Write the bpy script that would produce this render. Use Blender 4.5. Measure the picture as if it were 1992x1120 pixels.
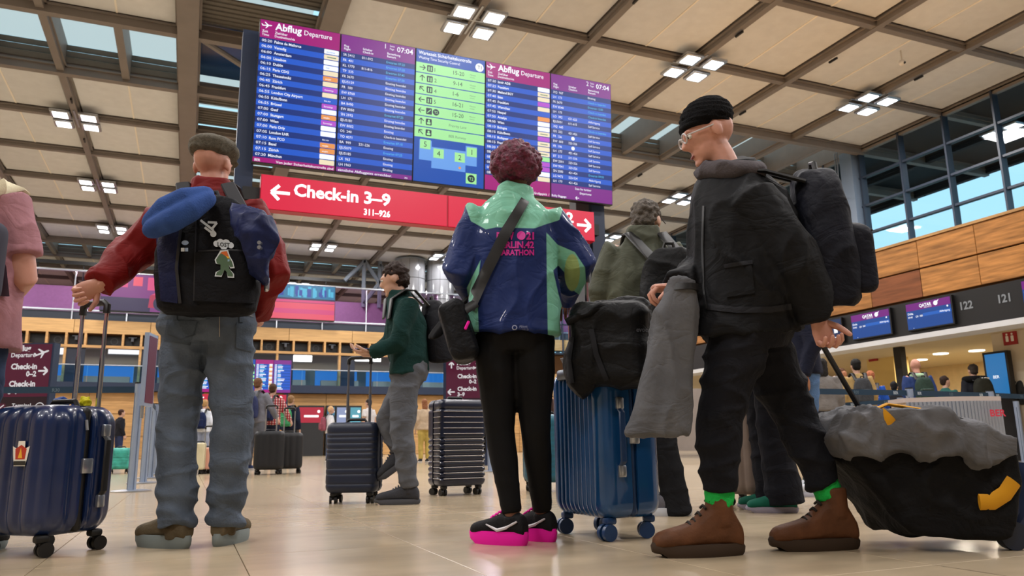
import bpy, math, random
from mathutils import Vector as V, Matrix, noise
R = math.radians
random.seed(7)
for o in list(bpy.data.objects): bpy.data.objects.remove(o)
SC = bpy.context.scene
COL = SC.collection

# ------------------------------------------------------------------ camera, world, exposure
F, CX, CY, HC = 1492.03, 996.0, 560.0, 0.39           # focal length in pixels of the 1992x1120 frame
PITCH, YAW, ROLL = 0.2029, 0.3965, -0.0146
ZV = V((0, 0, 1))
HD = V((math.sin(YAW), math.cos(YAW), 0))              # horizontal heading of the camera
RH = V((math.cos(YAW), -math.sin(YAW), 0))             # horizontal right of the camera
FW = HD * math.cos(PITCH) + ZV * math.sin(PITCH)
_u = -HD * math.sin(PITCH) + ZV * math.cos(PITCH)
RT = RH * math.cos(ROLL) + _u * math.sin(ROLL)
UP = -RH * math.sin(ROLL) + _u * math.cos(ROLL)
CAM = V((0, 0, HC))
cd = bpy.data.cameras.new('camera'); cam = bpy.data.objects.new('camera', cd); COL.objects.link(cam)
cd.sensor_width = 36; cd.lens = F / 1992 * 36; cd.clip_end = 500; cd.clip_start = .05
m = Matrix((RT, UP, -FW)).transposed().to_4x4(); m.translation = CAM; cam.matrix_world = m
cd.dof.use_dof = True; cd.dof.focus_distance = 3.45; cd.dof.aperture_fstop = 5.6
SC.camera = cam
vs = SC.view_settings
vs.view_transform = 'Standard'; vs.look = 'None'; vs.exposure = -0.1; vs.gamma = 1.0; vs.use_curve_mapping = False
w = bpy.data.worlds.new('sky'); SC.world = w; w.use_nodes = True
bg = w.node_tree.nodes['Background']
bg.inputs[0].default_value = (.45, .80, .97, 1); bg.inputs[1].default_value = 1.25
LAMP_W = 520.0

def ray(x, y): return RT * ((x - CX) / F) + UP * ((CY - y) / F) + FW
def UZ(x, y, z=0.): d = ray(x, y); return CAM + d * ((z - HC) / d.z)
def UY(x, y, v): d = ray(x, y); return CAM + d * (v / d.y)
def UX(x, y, v): d = ray(x, y); return CAM + d * (v / d.x)
SD = .39 / .42
def UD(x, y, D): d = ray(x, y); return CAM + d * (D * SD / d.dot(HD))   # pixel at a horizontal distance
def base_top(x, y, H):                                   # floor point below a head top seen at a pixel
    d = ray(x, y); p = CAM + d * ((H - HC) / d.z); return V((p.x, p.y, 0))

# ------------------------------------------------------------------ materials
def lin(h):
    if not isinstance(h, str): return tuple(h)
    h = h.lstrip('#'); o = []
    for i in (0, 2, 4):
        c = int(h[i:i+2], 16) / 255; o.append(c / 12.92 if c <= .04045 else ((c + .055) / 1.055) ** 2.4)
    return tuple(o)
MATS = {}
def M(name, col, rough=.6, metal=0., var=0., vs=8., bump=0., bs=40., emit=0., coat=0., stretch=None, rnd=0., spec=.5, rvar=0.):
    if name in MATS: return MATS[name]
    mt = bpy.data.materials.new(name); mt.use_nodes = True; nt = mt.node_tree; N = nt.nodes; L = nt.links
    b = N['Principled BSDF']; c = lin(col)
    b.inputs['Base Color'].default_value = (*c, 1); b.inputs['Roughness'].default_value = rough
    b.inputs['Metallic'].default_value = metal; b.inputs['Coat Weight'].default_value = coat
    b.inputs['Specular IOR Level'].default_value = spec if rough < .6 or spec != .5 else .2
    if emit:
        b.inputs['Emission Color'].default_value = (*c, 1); b.inputs['Emission Strength'].default_value = emit
        b.inputs['Base Color'].default_value = (c[0]*.05, c[1]*.05, c[2]*.05, 1)
    if var or bump or rnd or rvar:
        tc = N.new('ShaderNodeTexCoord'); src = tc.outputs['Object']
        if stretch:
            mp = N.new('ShaderNodeMapping'); mp.inputs['Scale'].default_value = stretch; L.new(src, mp.inputs[0]); src = mp.outputs[0]
    last = None
    if var:
        n = N.new('ShaderNodeTexNoise'); n.inputs['Scale'].default_value = vs; n.inputs['Detail'].default_value = 5; L.new(src, n.inputs['Vector'])
        if rnd:
            oi = N.new('ShaderNodeObjectInfo'); ad = N.new('ShaderNodeVectorMath'); ad.operation = 'ADD'
            sm = N.new('ShaderNodeMath'); sm.operation = 'MULTIPLY'; sm.inputs[1].default_value = 37; L.new(oi.outputs['Random'], sm.inputs[0])
            L.new(src, ad.inputs[0]); L.new(sm.outputs[0], ad.inputs[1]); L.new(ad.outputs[0], n.inputs['Vector'])
        mx = N.new('ShaderNodeMix'); mx.data_type = 'RGBA'
        mx.inputs[6].default_value = (*[max(0, x * (1 - var)) for x in c], 1); mx.inputs[7].default_value = (*[min(1, x * (1 + var)) for x in c], 1)
        mr = N.new('ShaderNodeMapRange'); mr.inputs[1].default_value = .3; mr.inputs[2].default_value = .7
        L.new(n.outputs[0], mr.inputs[0]); L.new(mr.outputs[0], mx.inputs[0]); last = mx.outputs[2]
        if rvar:
            rr = N.new('ShaderNodeMapRange'); rr.inputs[1].default_value = .3; rr.inputs[2].default_value = .7
            rr.inputs[3].default_value = max(0, rough - rvar); rr.inputs[4].default_value = rough + rvar
            L.new(n.outputs[0], rr.inputs[0]); L.new(rr.outputs[0], b.inputs['Roughness'])
    if rnd:
        oi2 = N.new('ShaderNodeObjectInfo'); hs = N.new('ShaderNodeHueSaturation')
        mr2 = N.new('ShaderNodeMapRange'); mr2.inputs[3].default_value = 1 - rnd; mr2.inputs[4].default_value = 1 + rnd
        L.new(oi2.outputs['Random'], mr2.inputs[0]); L.new(mr2.outputs[0], hs.inputs['Value'])
        if last: L.new(last, hs.inputs['Color'])
        else: hs.inputs['Color'].default_value = (*c, 1)
        last = hs.outputs[0]
    if last and not emit: L.new(last, b.inputs['Base Color'])
    if bump:
        n2 = N.new('ShaderNodeTexNoise'); n2.inputs['Scale'].default_value = bs; n2.inputs['Detail'].default_value = 4; L.new(src, n2.inputs['Vector'])
        bp = N.new('ShaderNodeBump'); bp.inputs['Strength'].default_value = bump; bp.inputs['Distance'].default_value = .01
        L.new(n2.outputs[0], bp.inputs['Height']); L.new(bp.outputs[0], b.inputs['Normal'])
    if name.startswith(CLOTH):                              # soft creases of worn cloth
        tc2 = N.new('ShaderNodeTexCoord'); n3 = N.new('ShaderNodeTexNoise'); n3.inputs['Scale'].default_value = 5.5; n3.inputs['Detail'].default_value = 3.; n3.inputs['Distortion'].default_value = 1.2
        mp3 = N.new('ShaderNodeMapping'); mp3.inputs['Scale'].default_value = (1, 1, 1.5); mp3.inputs['Rotation'].default_value = (.5, .4, 0); L.new(tc2.outputs['Object'], mp3.inputs[0]); L.new(mp3.outputs[0], n3.inputs['Vector'])
        a1 = N.new('ShaderNodeMath'); a1.operation = 'SUBTRACT'; a1.inputs[1].default_value = .5; L.new(n3.outputs[0], a1.inputs[0])
        a2 = N.new('ShaderNodeMath'); a2.operation = 'ABSOLUTE'; L.new(a1.outputs[0], a2.inputs[0])
        a3 = N.new('ShaderNodeMath'); a3.operation = 'POWER'; a3.inputs[1].default_value = .8; L.new(a2.outputs[0], a3.inputs[0])
        b3 = N.new('ShaderNodeBump'); b3.inputs['Strength'].default_value = .36; b3.inputs['Distance'].default_value = .03; L.new(a3.outputs[0], b3.inputs['Height'])
        if b.inputs['Normal'].links: L.new(b.inputs['Normal'].links[0].from_socket, b3.inputs['Normal'])
        L.new(b3.outputs[0], b.inputs['Normal'])
    MATS[name] = mt; return mt
CLOTH = ('top_', 'leg_', 'coat', 'trouser', 'denim_grey', 'red_shell', 'sports', 'olive', 'pack_', 'sweater', 'tee_', 'jean_', 'flare', 'duffel', 'jacket', 'navy_cloth', 'bag_', 'queue', 'plaid')
def M_zone(name, base, zones, rough=.6, bump=.2, bs=30., var=.12, coat=0.):
    """fabric whose colour changes where the garment is pieced: zones = [(attribute, colour)], attribute > 0 takes the colour"""
    mt = M(name, base, rough, var=var, bump=bump, bs=bs, coat=coat); nt = mt.node_tree; N = nt.nodes; L = nt.links
    b = N['Principled BSDF']; last = b.inputs['Base Color'].links[0].from_socket
    for at, col in zones:
        a = N.new('ShaderNodeAttribute'); a.attribute_name = at
        mr = N.new('ShaderNodeMapRange'); mr.inputs[1].default_value = -.0015; mr.inputs[2].default_value = .0015
        L.new(a.outputs['Fac'], mr.inputs[0]); mx = N.new('ShaderNodeMix'); mx.data_type = 'RGBA'
        L.new(mr.outputs[0], mx.inputs[0]); L.new(last, mx.inputs[6]); mx.inputs[7].default_value = (*lin(col), 1); last = mx.outputs[2]
    L.new(last, b.inputs['Base Color']); return mt
def M_glass(name, tint, refl=.1, rough=.02):
    if name in MATS: return MATS[name]
    mt = bpy.data.materials.new(name); mt.use_nodes = True; nt = mt.node_tree; N = nt.nodes; L = nt.links
    N.remove(N['Principled BSDF']); out = N['Material Output']
    t = N.new('ShaderNodeBsdfTransparent'); t.inputs[0].default_value = (*tint, 1)
    g = N.new('ShaderNodeBsdfGlossy'); g.inputs['Roughness'].default_value = rough
    fr = N.new('ShaderNodeLayerWeight'); pw = N.new('ShaderNodeMath'); pw.operation = 'POWER'; pw.inputs[1].default_value = 4.; L.new(fr.outputs['Facing'], pw.inputs[0])
    ad = N.new('ShaderNodeMath'); ad.operation = 'MULTIPLY_ADD'; ad.use_clamp = True; ad.inputs[1].default_value = .5; ad.inputs[2].default_value = refl; L.new(pw.outputs[0], ad.inputs[0])
    mx = N.new('ShaderNodeMixShader'); L.new(ad.outputs[0], mx.inputs[0]); L.new(t.outputs[0], mx.inputs[1]); L.new(g.outputs[0], mx.inputs[2])
    L.new(mx.outputs[0], out.inputs[0]); MATS[name] = mt; return mt
def M_check(name, c1, c2, c3, scale):
    if name in MATS: return MATS[name]
    mt = M(name, c1, .8, var=.1); N = mt.node_tree.nodes; L = mt.node_tree.links; b = N['Principled BSDF']
    tc = N.new('ShaderNodeTexCoord'); last = b.inputs['Base Color'].links[0].from_socket
    for ax, col in (('X', c2), ('Z', c3)):
        wv = N.new('ShaderNodeTexWave'); wv.bands_direction = ax; wv.inputs['Scale'].default_value = scale; L.new(tc.outputs['Object'], wv.inputs[0])
        mr = N.new('ShaderNodeMapRange'); mr.inputs[1].default_value = .45; mr.inputs[2].default_value = .55; L.new(wv.outputs['Fac'], mr.inputs[0])
        mu = N.new('ShaderNodeMath'); mu.operation = 'MULTIPLY'; mu.inputs[1].default_value = .75; L.new(mr.outputs[0], mu.inputs[0])
        mx = N.new('ShaderNodeMix'); mx.data_type = 'RGBA'; L.new(mu.outputs[0], mx.inputs[0]); L.new(last, mx.inputs[6])
        mx.inputs[7].default_value = (*lin(col), 1); last = mx.outputs[2]
    L.new(last, b.inputs['Base Color']); return mt

# ------------------------------------------------------------------ mesh building
class B:
    def __init__(s): s.v = []; s.f = []; s.m = []
    def add(s, vs, fs, m=0):
        o = len(s.v); s.v += [V(p) for p in vs]; s.f += [tuple(i + o for i in f) for f in fs]; s.m += [m] * len(fs); return s
    def box(s, c, d, m=0, rot=None):
        c = V(c); x, y, z = d[0]/2, d[1]/2, d[2]/2
        P = [V((a*x, b*y, e*z)) for e in (-1, 1) for a, b in ((-1, -1), (1, -1), (1, 1), (-1, 1))]
        if rot is not None: P = [rot @ p for p in P]
        return s.add([c + p for p in P], [(3, 2, 1, 0), (4, 5, 6, 7), (0, 1, 5, 4), (1, 2, 6, 5), (2, 3, 7, 6), (3, 0, 4, 7)], m)
    def bb(s, a, b, m=0):                                   # box from two corners
        a, b = V(a), V(b); return s.box((a + b) / 2, (abs(b.x-a.x), abs(b.y-a.y), abs(b.z-a.z)), m)
    def quad(s, a, b, c, d, m=0): return s.add([a, b, c, d], [(0, 1, 2, 3)], m)
    def rings(s, rs, m=0, caps=True, flip=False):
        n = len(rs[0]); o = []; fs = []
        for r in rs: o += r
        for k in range(len(rs) - 1):
            for i in range(n):
                j = (i + 1) % n; fs.append((k*n + i, k*n + j, (k+1)*n + j, (k+1)*n + i))
        if caps: fs.append(tuple(range(n - 1, -1, -1))); fs.append(tuple((len(rs)-1)*n + i for i in range(n)))
        if flip: fs = [tuple(reversed(f)) for f in fs]
        return s.add(o, fs, m)
    def loft(s, L, n=16, e=2., m=0):                        # L: (centre, side vector, depth vector)
        rs = []
        for c, a, b in L:
            r = []
            for i in range(n):
                t = 2 * math.pi * i / n; cs, sn = math.cos(t), math.sin(t)
                r.append(V(c) + V(a) * math.copysign(abs(cs) ** (2/e), cs) + V(b) * math.copysign(abs(sn) ** (2/e), sn))
            rs.append(r)
        return s.rings(rs, m)
    def tube(s, pts, rad, n=10, m=0, hint=None, e=2., round_ends=False):
        pts = [V(p) for p in pts]; k = len(pts)
        if not isinstance(rad, (list, tuple)) : rad = [rad] * k
        rad = [(r, r) if not isinstance(r, (list, tuple)) else r for r in rad]
        if round_ends:
            a, b = pts[0], pts[-1]; da = (a - pts[1]).normalized(); db = (b - pts[-2]).normalized(); r0, r1 = rad[0], rad[-1]
            q0 = min(r0); q1 = min(r1)
            pts = [a + da*q0*.95, a + da*q0*.65] + pts + [b + db*q1*.65, b + db*q1*.95]
            rad = [(r0[0]*.3, r0[1]*.3), (r0[0]*.75, r0[1]*.75)] + rad + [(r1[0]*.75, r1[1]*.75), (r1[0]*.3, r1[1]*.3)]; k += 4
        T = []
        for i in range(k):
            t = pts[min(i+1, k-1)] - pts[max(i-1, 0)]; T.append(t.normalized() if t.length > 1e-9 else ZV)
        h = V(hint) if hint is not None else (V((1, 0, 0)) if abs(T[0].x) < .9 else V((0, 1, 0)))
        L = []; a = h
        for i in range(k):
            a = (a if hint is None else h); a = a - T[i] * a.dot(T[i])
            a = a.normalized() if a.length > 1e-6 else T[i].orthogonal().normalized(); b = T[i].cross(a)
            L.append((pts[i], a * rad[i][0], b * rad[i][1]))
        return s.loft(L, n, e, m)
    def cyl(s, p0, p1, r0, r1=None, n=16, m=0): return s.tube([p0, p1], [r0, r0 if r1 is None else r1], n, m)
    def ell(s, c, r, rot=None, m=0, nu=14, nv=9):
        c = V(c); rs = []
        for j in range(nv):
            p = math.pi * (j + .5) / nv - math.pi/2; q = []
            for i in range(nu):
                t = 2*math.pi*i/nu; d = V((r[0]*math.cos(p)*math.cos(t), r[1]*math.cos(p)*math.sin(t), r[2]*math.sin(p) * 1.01))
                q.append(c + (rot @ d if rot is not None else d))
            rs.append(q)
        return s.rings(rs, m)
    def prism(s, poly, ex, m=0):                            # planar polygon pushed along ex
        n = len(poly); ex = V(ex); P = [V(p) for p in poly]
        nn = sum(((P[i] - P[0]).cross(P[(i+1) % n] - P[0]) for i in range(1, n)), V((0, 0, 0)))
        if nn.dot(ex) < 0: P.reverse()
        fs = [tuple(range(n - 1, -1, -1)), tuple(range(n, 2*n))] + [(i, (i+1) % n, n + (i+1) % n, n + i) for i in range(n)]
        return s.add(P + [p + ex for p in P], fs, m)
    def rbox(s, c, d, r, m=0, rot=None, n=4):               # box with rounded edges
        c = V(c); hx, hy, hz = d[0]/2, d[1]/2, d[2]/2; r = min(r, hx*.98, hy*.98, hz*.98); rs = []
        lv = [(-hz + r - r*math.cos(math.pi/2*i/n), r - r*math.sin(math.pi/2*i/n)) for i in range(n+1)]
        lv += [(-z, i) for z, i in reversed(lv)]
        for z, ins in lv:
            q = []
            for sx, sy, a0 in ((1, 1, 0), (-1, 1, 90), (-1, -1, 180), (1, -1, 270)):
                for i in range(n + 1):
                    a = R(a0 + 90*i/n); rr = max(r - ins, 1e-4)
                    p = V((sx*(hx - r) + rr*math.cos(a), sy*(hy - r) + rr*math.sin(a), z)); q.append(c + (rot @ p if rot is not None else p))
            rs.append(q)
        return s.rings(rs, m)
    def mesh(s, name, mats=(), org=None, smooth=False, ang=35):
        me = bpy.data.meshes.new(name)
        o = V(org) if org is not None else V((0, 0, 0))
        me.from_pydata([p - o for p in s.v], [], s.f)
        for t in mats: me.materials.append(t)
        if len(mats) > 1: me.polygons.foreach_set('material_index', s.m)
        if smooth: me.polygons.foreach_set('use_smooth', [True] * len(me.polygons)); me.set_sharp_from_angle(angle=R(ang))
        me.update(); return me
    def build(s, name, mats, parent=None, org=None, smooth=False, ang=35):
        if not isinstance(mats, (list, tuple)): mats = [mats]
        return link(name, s.mesh(name, mats, org, smooth, ang), parent)
def link(name, me, parent=None):
    o = bpy.data.objects.new(name, me); COL.objects.link(o)
    if parent is not None: o.parent = parent
    return o
def tag(o, label=None, cat=None, group=None, kind=None):
    for k, x in (('label', label), ('category', cat), ('group', group), ('kind', kind)):
        if x: o[k] = x
    return o
def thing(name, label, cat, loc=(0, 0, 0), rotz=0., group=None):
    o = bpy.data.objects.new(name, None); COL.objects.link(o); o.location = loc; o.rotation_euler = (0, 0, rotz)
    o.empty_display_size = .1; return tag(o, label, cat, group)
def copy_of(o, parent=None):
    c = o.copy(); COL.objects.link(c)
    if parent is not None: c.parent = parent
    return c
TMP = bpy.data.scenes.new('workbench')
def evald(me, mods):
    ob = bpy.data.objects.new('tmp', me); TMP.collection.objects.link(ob)
    for ty, kw in mods:
        md = ob.modifiers.new('m', ty)
        for k, x in kw.items(): setattr(md, k, x)
    with bpy.context.temp_override(scene=TMP, view_layer=TMP.view_layers[0]): dg = bpy.context.evaluated_depsgraph_get()
    r = bpy.data.meshes.new_from_object(ob.evaluated_get(dg)); bpy.data.objects.remove(ob); bpy.data.meshes.remove(me); return r
def organic(name, b, mat, parent=None, org=None, voxel=.012, it=4, disp=None, zones=None, extra=None, fac=.5):
    """closed shapes grown together into one continuous skin; disp(p, n) pushes points along the normal; zones {attr: f(p)}"""
    me = evald(b.mesh(name), [('REMESH', dict(mode='VOXEL', voxel_size=voxel, use_smooth_shade=True)), ('SMOOTH', dict(factor=fac, iterations=it))])
    if disp:
        P = [(v.co.copy(), v.normal.copy()) for v in me.vertices]
        for v, (p, n) in zip(me.vertices, P): v.co = p + n * disp(p, n)
    if zones:
        for k, fn in zones.items():
            at = me.attributes.new(k, 'FLOAT', 'POINT'); at.data.foreach_set('value', [fn(v.co) for v in me.vertices])
    if org is not None:
        me.transform(Matrix.Translation(-V(org)))
    if extra is not None:                                   # crisp pieces (fingers) that stay in the same mesh
        import bmesh
        bm = bmesh.new(); bm.from_mesh(me); e = extra.mesh('x', (), org, True, 60); bm.from_mesh(e); bm.to_mesh(me); bm.free(); bpy.data.meshes.remove(e)
    me.materials.clear()
    for t in (mat if isinstance(mat, (list, tuple)) else [mat]): me.materials.append(t)
    me.polygons.foreach_set('use_smooth', [True] * len(me.polygons)); me.name = name
    return link(name, me, parent)
def folds(amp, s=(9, 9, 5), amp2=0.):
    def fn(p, n):
        q = V((p.x*s[0], p.y*s[1], p.z*s[2])); a = noise.noise(q * 1.3 + V((3, 1, 7)) ); c = (1 - abs(noise.noise(q * .75 + V((11, 5, 2))))) ** 5
        return amp * (a * .5 + (c - .35) * 1.1) + (amp2 * noise.noise(p * 60) if amp2 else 0)
    return fn

# flat lettering as real geometry
GL = {}
def glyphs(txt, bold):
    k = (txt, bold)
    if k not in GL:
        cu = bpy.data.curves.new('t', 'FONT'); cu.body = txt; cu.resolution_u = 2; cu.offset = bold; cu.size = 1
        ob = bpy.data.objects.new('t', cu); me = bpy.data.meshes.new_from_object(ob)
        vv = [(v.co.x, v.co.y) for v in me.vertices]; ff = [tuple(p.vertices) for p in me.polygons]
        xs = [a for a, _ in vv] or [0, 1]
        GL[k] = (vv, ff, min(xs), max(xs)); bpy.data.objects.remove(ob); bpy.data.curves.remove(cu); bpy.data.meshes.remove(me)
    return GL[k]
def text(b, txt, o, xd, yd, size, m=0, bold=.01, width=None, align='L', sx=.92):
    vv, ff, x0, x1 = glyphs(txt, bold); o, xd, yd = V(o), V(xd), V(yd)
    k = width / max(x1 - x0, 1e-6) if width else size * sx
    off = {'L': 0, 'C': -(x1 - x0) * k / 2, 'R': -(x1 - x0) * k}[align]
    b.add([o + xd * ((x - x0) * k + off) + yd * (y * size) for x, y in vv], ff, m)
class Face:
    """drawing plane: u to the right, v up, lifted along n"""
    def __init__(s, o, xd, yd): s.o = V(o); s.x = V(xd).normalized(); s.y = V(yd).normalized(); s.n = s.x.cross(s.y)
    def p(s, u, v, l=0.): return s.o + s.x*u + s.y*v + s.n*l
    def rect(s, b, u0, v0, u1, v1, l, m): b.quad(s.p(u0, v0, l), s.p(u1, v0, l), s.p(u1, v1, l), s.p(u0, v1, l), m)
    def poly(s, b, pts, l, m): b.add([s.p(u, v, l) for u, v in pts], [tuple(range(len(pts)))], m)
    def rrect(s, b, u0, v0, u1, v1, r, l, m):
        pts = []
        for cx, cy, a0 in ((u1-r, v1-r, 0), (u0+r, v1-r, 90), (u0+r, v0+r, 180), (u1-r, v0+r, 270)):
            pts += [(cx + r*math.cos(R(a0+t)), cy + r*math.sin(R(a0+t))) for t in (0, 30, 60, 90)]
        s.poly(b, pts, l, m)
    def disc(s, b, u, v, r, l, m, n=20, r2=None): s.poly(b, [(u + r*math.cos(2*math.pi*i/n), v + (r2 or r)*math.sin(2*math.pi*i/n)) for i in range(n)], l, m)
    def ring(s, b, u, v, r0, r1, l, m, a0=0, a1=360, n=28):
        for i in range(n):
            A, C = R(a0 + (a1-a0)*i/n), R(a0 + (a1-a0)*(i+1)/n)
            s.poly(b, [(u + r*math.cos(t), v + r*math.sin(t)) for r, t in ((r0, A), (r1, A), (r1, C), (r0, C))], l, m)
    def bar(s, b, u0, v0, u1, v1, wd, l, m):
        d = V((u1-u0, v1-v0)); d.normalize(); nx, ny = -d.y*wd/2, d.x*wd/2
        s.poly(b, [(u0-nx, v0-ny), (u1-nx, v1-ny), (u1+nx, v1+ny), (u0+nx, v0+ny)], l, m)
    def arrow(s, b, u, v, ang, size, wd, l, m):
        c, q = math.cos(R(ang)), math.sin(R(ang)); T = lambda a, e: (u + a*c - e*q, v + a*q + e*c); h = size/2
        s.bar(b, *T(-h, 0), *T(h*.9, 0), wd, l, m)
        for e in (1, -1): s.bar(b, *T(h, 0), *T(h - size*.42, e*size*.42), wd, l + .0006*e, m)
    def text(s, b, txt, u, v, size, l, m, **k): text(b, txt, s.p(u, v, l), s.x, s.y, size, m, **k)
    def plane(s, b, u, v, k, ang, l, m):                     # aircraft pictogram
        c, q = math.cos(R(ang)), math.sin(R(ang)); T = lambda pts: [(u + k*(a*c - e*q), v + k*(a*q + e*c)) for a, e in pts]
        s.poly(b, T([(-.5, -.05), (.42, -.05), (.5, .0), (.45, .06), (.3, .08), (-.45, .05)]), l, m)
        s.poly(b, T([(-.02, .04), (.18, .04), (-.12, .38), (-.22, .38)]), l + .0005, m)
        s.poly(b, T([(-.02, -.03), (.18, -.03), (-.12, -.3), (-.22, -.3)]), l + .0005, m)
        s.poly(b, T([(-.5, .04), (-.36, .04), (-.46, .2), (-.55, .2)]), l + .0005, m)

# ================================================================== SETTING
GX = [24.6 - 3.615 * k for k in range(12)]             # ceiling grid lines across the hall
GY = [10.67, 14.35, 18.03, 21.71, 25.39, 29.07, 32.75, 36.43, 40.11, 43.79, 47.47, 51.15, 54.83, 58.51, 62.2]
GYN = [-.37, 3.31, 6.99]                               # rows over and behind the viewer
CZ = 12.0
m_beam = M('beam_grey', '7d7570', .5, .0, var=.06, vs=2)
m_panel = M('ceiling_panel', 'd9dbde', .85, var=.04, vs=3, bump=.15, bs=90, rnd=.04)
m_joint = M('panel_joint', 'f3ece0', .7)
m_louver = M('louver_grey', '6a6660', .6, var=.05)
m_white = M('white_paint', 'dcd6cc', .6)
m_dark = M('dark_grey', '1c1d20', .5)
m_black = M('black', '0b0b0d', .5)
m_steel = M('brushed_steel', 'b7bcc4', .28, .9, var=.05)
m_navyp = M('navy_paint', '12233f', .45)
m_wood = M('oak_veneer', 'a8743f', .5, var=.42, vs=1.3, stretch=(1.2, 1.2, 14), rnd=.18, bump=.05, bs=8, spec=.3)
m_woodp = M('oak_pale', 'c29763', .5, var=.2, vs=1.2, stretch=(1, 1, 14), rnd=.08, spec=.3)
m_tile = M('limestone', 'ab9a80', .2, var=.09, vs=3., stretch=(1, 2.2, 1), rnd=.05, spec=.5)
m_grout = M('grout', '584b3d', .8)

# ---- floor
b = B(); b.bb((-40, -20, -.2), (60, 70, -.006)); floor = tag(b.build('floor', m_grout), kind='structure', label='polished beige stone floor of the terminal hall', cat=None)
TX, TY, x0, y0 = .67, 1.34, .21, 5.88
tile_me = None; b = B(); far = B(); cnt = 0
def shape_tile(bb, x, y):
    bb.rbox((x, y, -.006), (TX - .003, TY - .003, .012), .0012, n=1)
t1 = B(); shape_tile(t1, 0, 0); tile_me = t1.mesh('tile', [m_tile])
for i in range(-30, 52):
    for j in range(-7, 42):
        x = x0 + (i + .5) * TX; y = y0 + (j + .5) * TY
        d = V((x, y, 0)) - CAM; z = d.dot(FW)
        on = z > .6 and -400 < CX + F*d.dot(RT)/z < 2400 and y < 12.5 and CY - F*d.dot(UP)/z < 1500
        if on and cnt < 300:
            o = link('tile', tile_me, floor); o.location = (x, y, 0); cnt += 1
        else:
            far.quad((x - TX/2 + .002, y - TY/2 + .002, 0), (x + TX/2 - .002, y - TY/2 + .002, 0), (x + TX/2 - .002, y + TY/2 - .002, 0), (x - TX/2 + .002, y + TY/2 - .002, 0))
tag(far.build('tile_field', m_tile, floor), kind='stuff')

# ---- ceiling
def strip(k): return GY[k] in (21.71, 47.47)
XB = GX[::-1]                                          # ascending
b = B()
for (ya, yb) in ((-20, 21.71), (25.39, 47.47), (51.15, 62.2)):
    b.bb((-24, ya, CZ + .2), (XB[4], yb, CZ + .5)); b.bb((XB[5], ya, CZ + .2), (24.6, yb, CZ + .5))
b.bb((24.6, -20, CZ + .2), (32, 62.2, CZ + .5), 1)
b.bb((XB[4], 51.15, CZ + .2), (XB[5], 62.2, CZ + .5)); b.bb((XB[4], -20, CZ + .2), (XB[5], 3.3, CZ + .5))
ceil = tag(b.build('ceiling', [m_joint, M('canopy_underside', '232a33', .7)]), kind='structure', label='gridded beige acoustic panel ceiling with skylight strips')  # canopy coloured dark to stand for the dim light outdoors
hw = (3.615 - .36) / 2; ln = 3.68 - .34
t1 = B(); t1.rbox((0, 0, 0), (hw - .03, ln, .07), .012, n=1); pme = t1.mesh('panel', [m_panel])
t1 = B(); t1.box((0, 0, 0), (.05, ln, .06)); jme = t1.mesh('joint_strip', [m_joint])
rest = B(); cnt = 0
for i in range(11):
    if i == 4: continue                                # the lengthwise skylight strip
    for k in range(-3, len(GY) - 1):
        ya, yb = (GY[k], GY[k+1]) if k >= 0 else ((GYN + GY[:1])[k+3], (GYN + GY[:1])[k+4])
        if ya in (21.71, 47.47): continue
        xc = (XB[i] + XB[i+1]) / 2; yc = (ya + yb) / 2
        for s in (-1, 1):
            if k >= 0 and cnt < 298: o = link('panel', pme, ceil); o.location = (xc + s*hw/2, yc, CZ + .12); cnt += 1
            else: rest.box((xc + s*hw/2, yc, CZ + .12), (hw - .03, ln, .07))
        if k >= 0: o = link('joint_strip', jme, ceil); o.location = (xc, yc, CZ + .1)
tag(rest.build('panel_field', m_panel, ceil), kind='stuff')
def beam(a, b_, wd, z0=CZ - .14, z1=CZ + .2, mm=m_beam, nm='beam'):
    a, b_ = V(a), V(b_); q = B(); mid = (a + b_) / 2; d = b_ - a
    q.bb((a.x - (wd/2 if abs(d.x) < .01 else 0), a.y - (wd/2 if abs(d.y) < .01 else 0), z0), (b_.x + (wd/2 if abs(d.x) < .01 else 0), b_.y + (wd/2 if abs(d.y) < .01 else 0), z1))
    if nm == 'beam' and d.length > 20:                   # bottom flange with a shadow groove
        s = .06
        q.bb((a.x - (wd/2 + s if abs(d.x) < .01 else 0), a.y - (wd/2 + s if abs(d.y) < .01 else 0), z1 - .2), (b_.x + (wd/2 + s if abs(d.x) < .01 else 0), b_.y + (wd/2 + s if abs(d.y) < .01 else 0), z1 - .15))
    return q.build(nm, mm, ceil)
for i, x in enumerate(XB):
    thick = i in (4, 5)
    beam((x, -4, 0), (x, 62.2, 0), .55 if thick else .2, CZ - (.3 if thick else .14))
for y in GYN + GY:
    beam((XB[0], y, 0), (32, y, 0), .24 if y in (21.71, 25.39, 47.47, 51.15) else .2, CZ - (.22 if y in (21.71, 25.39, 47.47, 51.15) else .12))
for x in (28.2, 31.9): beam((x, -4, 0), (x, 62, 0), .25, mm=MATS['canopy_underside'])
# small clips and sensors on the beams
clip = B(); clip.box((0, 0, -.06), (.05, .32, .06)); clm = clip.mesh('clip', [m_black])
for x, y in [(17.5, 16.1), (13.8, 15.9), (10.15, 15.5), (17.4, 20.2), (-4.27, 27.4), (-.7, 23), (-.7, 28), (6.53, 16), (21, 16), (-4.27, 31), (10.15, 27), (17.4, 27)]:
    o = link('clip', clm, ceil); o.location = (x, y, CZ - .14)
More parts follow.
